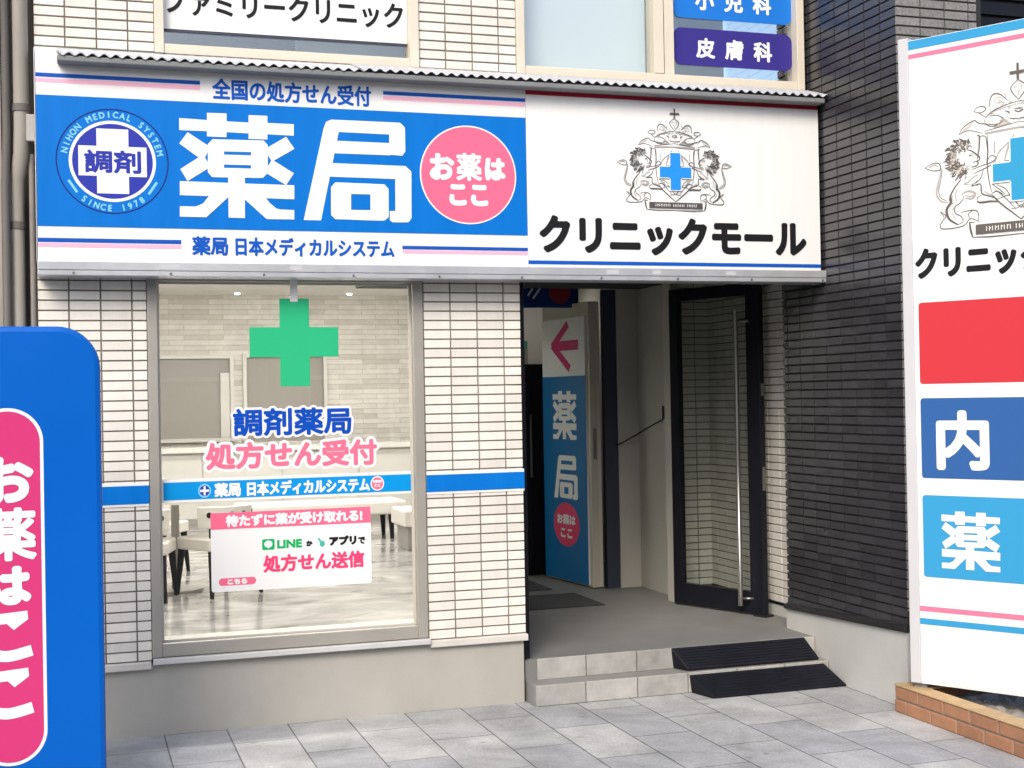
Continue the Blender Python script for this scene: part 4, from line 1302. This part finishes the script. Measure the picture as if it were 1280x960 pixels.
# ---------------------------------------------------------------- pylon sign and its planter
PA = Vector((4.049, -1.075, 0.0545))
pd_ = Vector((0.512, -0.859, 0)).normalized()
pn_ = Vector((pd_.y, -pd_.x, 0))
PY = Fr(PA, pd_, pn_, 0.967)
t = thing('pylon_sign', 'tall white upright sign with a crest and coloured boxes, right of the entrance', 'sign', PY(0.56, 0.1, -0.1))
PW = 1.19
obj('sign_box', MB().fbox(PY, 0.0, PW - 0.0, 0.115, 3.465, -0.16, -0.002), white, t)
obj('side_frame', MB().fbox(PY, -0.058, -0.001, 0.115, 3.48, -0.17, 0.006), mat('frame_white', (0.56, 0.56, 0.575, 1), 0.4, 0.06, 3.0), t, bevel=0.004)
obj('side_frame', MB().fbox(PY, PW + 0.001, PW + 0.058, 0.115, 3.48, -0.17, 0.006), MATS['frame_white'], t, bevel=0.004)
face = obj('face', MB().fbox(PY, 0.0, PW, 0.125, 3.462, -0.0015, 0.0), white, t)
stripe_rose = mat('stripe_rose', rgb(236, 120, 150), 0.5, spec=0.16)
for v0, v1, m in ((3.415, 3.462, cyan), (3.368, 3.392, stripe_rose), (0.492, 0.519, stripe_rose), (0.424, 0.456, cyan)):
    obj('stripe', MB().poly(PY, rect(0.0, v0, PW, v1), 0.001), m, face)
crm = MB()
crest(crm, PY, 0.570, 2.405, 0.00100, 0.00095, 0.001, 1.35)
obj('crest', crm, [ink_brown, ink_brown_pale, mat('pylon_cross', rgb(58, 166, 214, .82), 0.45, spec=0.16), letter_white, mat('wash_brown', (0.55, 0.51, 0.46, 1), 0.6, spec=0.16)], face)
tx = MB()
text(tx, PY, 'クリニックモール', 0.012, 2.212, 1.108, 2.375, 0.001, 0.0085, n=12)
obj('lettering', tx, black_ink, face)
for v0, v1, m in ((1.672, 2.094, red_box), (1.184, 1.598, navy_box), (0.672, 1.096, cyan)):
    obj('colour_box', MB().prism(PY, rrect(0.026, v0, PW - 0.03, v1, 0.016, 4), 0.0004, 0.0014), m, face)
tx = MB()
text(tx, PY, '内', 0.108, 1.228, 0.386, 1.534, 0.002, 0.0125, n=12)
obj('box_lettering', tx, letter_white, face)
tx = MB()
text(tx, PY, '科', 0.74, 1.228, 1.03, 1.534, 0.002, 0.0125, n=12)
obj('box_lettering', tx, letter_white, face)
tx = MB()
big_glyph(tx, PY, YAKU, 0.125, 0.722, 0.432, 1.018, 0.002)
obj('box_lettering', tx, letter_white, face)
tx = MB()
big_glyph(tx, PY, KYOKU, 0.74, 0.722, 1.05, 1.018, 0.002)
obj('box_lettering', tx, letter_white, face)
obj('base_bracket', MB().fbox(PY, -0.05, 0.02, 0.02, 0.1148, -0.15, -0.02).fbox(PY, PW - 0.02, PW + 0.05, 0.02, 0.1148, -0.15, -0.02), mat('bracket_grey', (0.24, 0.26, 0.27, 1), 0.5, metal=0.3), t, bevel=0.004)

t = thing('brick_planter', 'low orange brick planter around the foot of the pylon sign', 'planter', (4.5, -1.9, 0))
X0, X1, Y0, Y1 = 3.985, 5.05, -2.75, -0.93
for course in range(2):
    z0, z1 = 0.001 + course * 0.07, 0.064 + course * 0.07
    mb = MB()
    L = 0.205
    off = 0.0 if course else -L / 2

    def run(fn, a, b):
        x = a + off
        while x < b:
            p, q = max(a, x + 0.005), min(b, x + L - 0.005)
            if q - p > 0.02:
                fn(p, q)
            x += L
    run(lambda p, q: mb.box(X0, X0 + 0.10, -q - 0.0 + 0, -p, z0, z1), -Y1, -Y0)
    run(lambda p, q: mb.box(X1 - 0.10, X1, -q, -p, z0, z1), -Y1, -Y0)
    run(lambda p, q: mb.box(p, q, Y1 - 0.10, Y1, z0, z1), X0 + 0.105, X1 - 0.105)
    run(lambda p, q: mb.box(p, q, Y0, Y0 + 0.10, z0, z1), X0 + 0.105, X1 - 0.105)
    obj('brick_course', mb, brick_orange, t, bevel=0.006)
obj('mortar_bed', MB().box(X0 + 0.006, X0 + 0.094, Y0 + 0.006, Y1 - 0.006, 0.0, 0.131).box(X1 - 0.094, X1 - 0.006, Y0 + 0.006, Y1 - 0.006, 0.0, 0.131)
    .box(X0 + 0.095, X1 - 0.095, Y1 - 0.094, Y1 - 0.006, 0.0, 0.131).box(X0 + 0.095, X1 - 0.095, Y0 + 0.006, Y0 + 0.094, 0.0, 0.131), mortar, t)
tp = MB()
x = -Y1
while x < -Y0 - 0.01:
    tp.box(X0 - 0.004, X0 + 0.102, -min(x + 0.2, -Y0) + 0.004, -x - 0.004 + 0.004, 0.1345, 0.142)
    x += 0.205
x = X0 + 0.106
while x < X1 - 0.02:
    tp.box(x, min(x + 0.2, X1), Y1 - 0.16, Y1 + 0.003, 0.1345, 0.142)
    x += 0.205
obj('brick_cap', tp, brick_tan, t, bevel=0.003)
sm = MB()
nx, ny = 26, 46
xs_ = [X0 + 0.1 + (X1 - X0 - 0.2) * i / nx for i in range(nx + 1)]
ys_ = [Y0 + 0.1 + (Y1 - Y0 - 0.2) * j / ny for j in range(ny + 1)]
vs = [(x, y, 0.075 + random.uniform(-0.012, 0.014)) for y in ys_ for x in xs_]
sm.add(vs, [(j * (nx + 1) + i, j * (nx + 1) + i + 1, (j + 1) * (nx + 1) + i + 1, (j + 1) * (nx + 1) + i) for j in range(ny) for i in range(nx)])
obj('soil', sm, soil, t)

# ---------------------------------------------------------------- blue board standing at the left
t = thing('standing_board', 'tall rounded blue board with a pink pill panel at the left edge', 'sign', (-0.247, -1.1, 0))
SBF = Fr((0, -1.153, 0))
pts = []
u0, u1, z0, z1, r = -0.610, 0.116, 0.06, 1.955, 0.16
for cx_, cy_, a0 in ((u1 - r, z1 - r, 0), (u0 + r, z1 - r, 90), (u0 + 0.05, z0 + 0.05, 180), (u1 - 0.05, z0 + 0.05, 270)):
    rr_ = r if cy_ > 1 else 0.05
    for i in range(13):
        a = math.radians(a0 + 90 * i / 12)
        pts.append((cx_ + rr_ * math.cos(a), cy_ + rr_ * math.sin(a)))
pts = [(u, v + (0.016 * (1 - ((u + 0.247) / 0.363) ** 2) if v > 1.5 else 0)) for u, v in pts]
obj('board', MB().prism(SBF, pts, -0.14, 0.0), board_blue, t, bevel=0.022)
pill = MB()
pc_, pr_ = -0.247, 0.137
pill.poly(SBF, rrect(pc_ - pr_, 0.205, pc_ + pr_, 1.637, 0.136, 16), 0.001, 0)
pill.poly(SBF, rrect(pc_ - pr_ + 0.013, 0.218, pc_ + pr_ - 0.013, 1.624, 0.1235, 16), 0.0018, 1)
pl_ = obj('pink_panel', pill, [letter_white, deep_pink], t)
tx = MB()
for ch, v0, v1, hw in (('お', 1.256, 1.442, 0.099), ('薬', 1.024, 1.238, 0.107), ('は', 0.846, 1.004, 0.084)):
    text(tx, SBF, ch, -0.247 - hw, v0, -0.247 + hw, v1, 0.0026, 0.0070 if ch == '薬' else 0.0110, n=14)
for dz in (0.0, -0.229):
    tx.poly(SBF, [(-0.322, 0.812 + dz), (-0.180, 0.822 + dz), (-0.177, 0.788 + dz), (-0.232, 0.748 + dz), (-0.258, 0.774 + dz), (-0.322, 0.770 + dz)], 0.0026)
    ribbon(tx, SBF, [(-0.312, 0.718 + dz), (-0.334, 0.684 + dz), (-0.308, 0.655 + dz), (-0.25, 0.644 + dz), (-0.164, 0.662 + dz)], 0.044, 0.0028, 0, True, False)
obj('lettering', tx, letter_white, t)
obj('base', MB().box(-0.57, 0.076, -1.30, -0.86, 0.0005, 0.059), rubber, t, bevel=0.01)

# ---------------------------------------------------------------- alley at the far left
obj_ = tag(obj('neighbour_wall', MB().box(-3.0, -0.302, 0.0, 4.0, 0.0, 5.2),
               mat('neighbour_render', (0.36, 0.335, 0.295, 1), 0.85, 0.2, 2.0, 0.3, 40.0)), 'pale grey wall of the next building at the far left edge', 'wall')
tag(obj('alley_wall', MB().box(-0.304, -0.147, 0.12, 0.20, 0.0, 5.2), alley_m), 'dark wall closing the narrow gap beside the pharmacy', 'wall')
t = thing('drainpipe', 'broad taupe drainpipe running down the gap left of the long sign', 'pipe', (-0.215, 0.06, 0), 'pipes in the gap between buildings')
obj('pipe', MB().tube([(-0.208, -0.03, 5.2), (-0.208, -0.03, 2.98), (-0.212, -0.02, 2.86), (-0.232, 0.02, 2.74), (-0.236, 0.03, 2.60), (-0.236, 0.03, 0.0)], 0.036, 18), pipe_m, t, smooth=True)
for z in (4.3, 3.06, 2.5, 1.9):
    x_, y_ = (-0.208, -0.03) if z > 2.98 else (-0.236, 0.03)
    obj('clamp', MB().tube([(x_, y_, z), (x_, y_, z + 0.035)], 0.041, 18), pipe_d, t)
t = tag(obj('drainpipe', MB().tube([(-0.276, -0.025, 5.2), (-0.276, -0.025, 2.95), (-0.28, -0.025, 2.85), (-0.285, -0.025, 2.70), (-0.285, -0.025, 0)], 0.020, 14), pipe_d, smooth=True),
        'thin dark pipe at the left of the taupe drainpipe', 'pipe', 'pipes in the gap between buildings')
t = tag(obj('conduit', MB().tube([(-0.166, -0.005, 2.86), (-0.166, -0.005, 0.0)], 0.013, 12), mat('conduit_grey', (0.24, 0.22, 0.20, 1), 0.6, 0.2, 10.0)),
        'grey conduit beside the sign edge below a small pale box', 'pipe')
t = tag(obj('junction_box', MB().box(-0.186, -0.1475, -0.06, 0.02, 2.915, 3.045), mat('box_grey', (0.42, 0.41, 0.39, 1), 0.5, 0.1, 8.0), bevel=0.004),
        'small pale grey box fixed at the left end of the long sign', 'box')
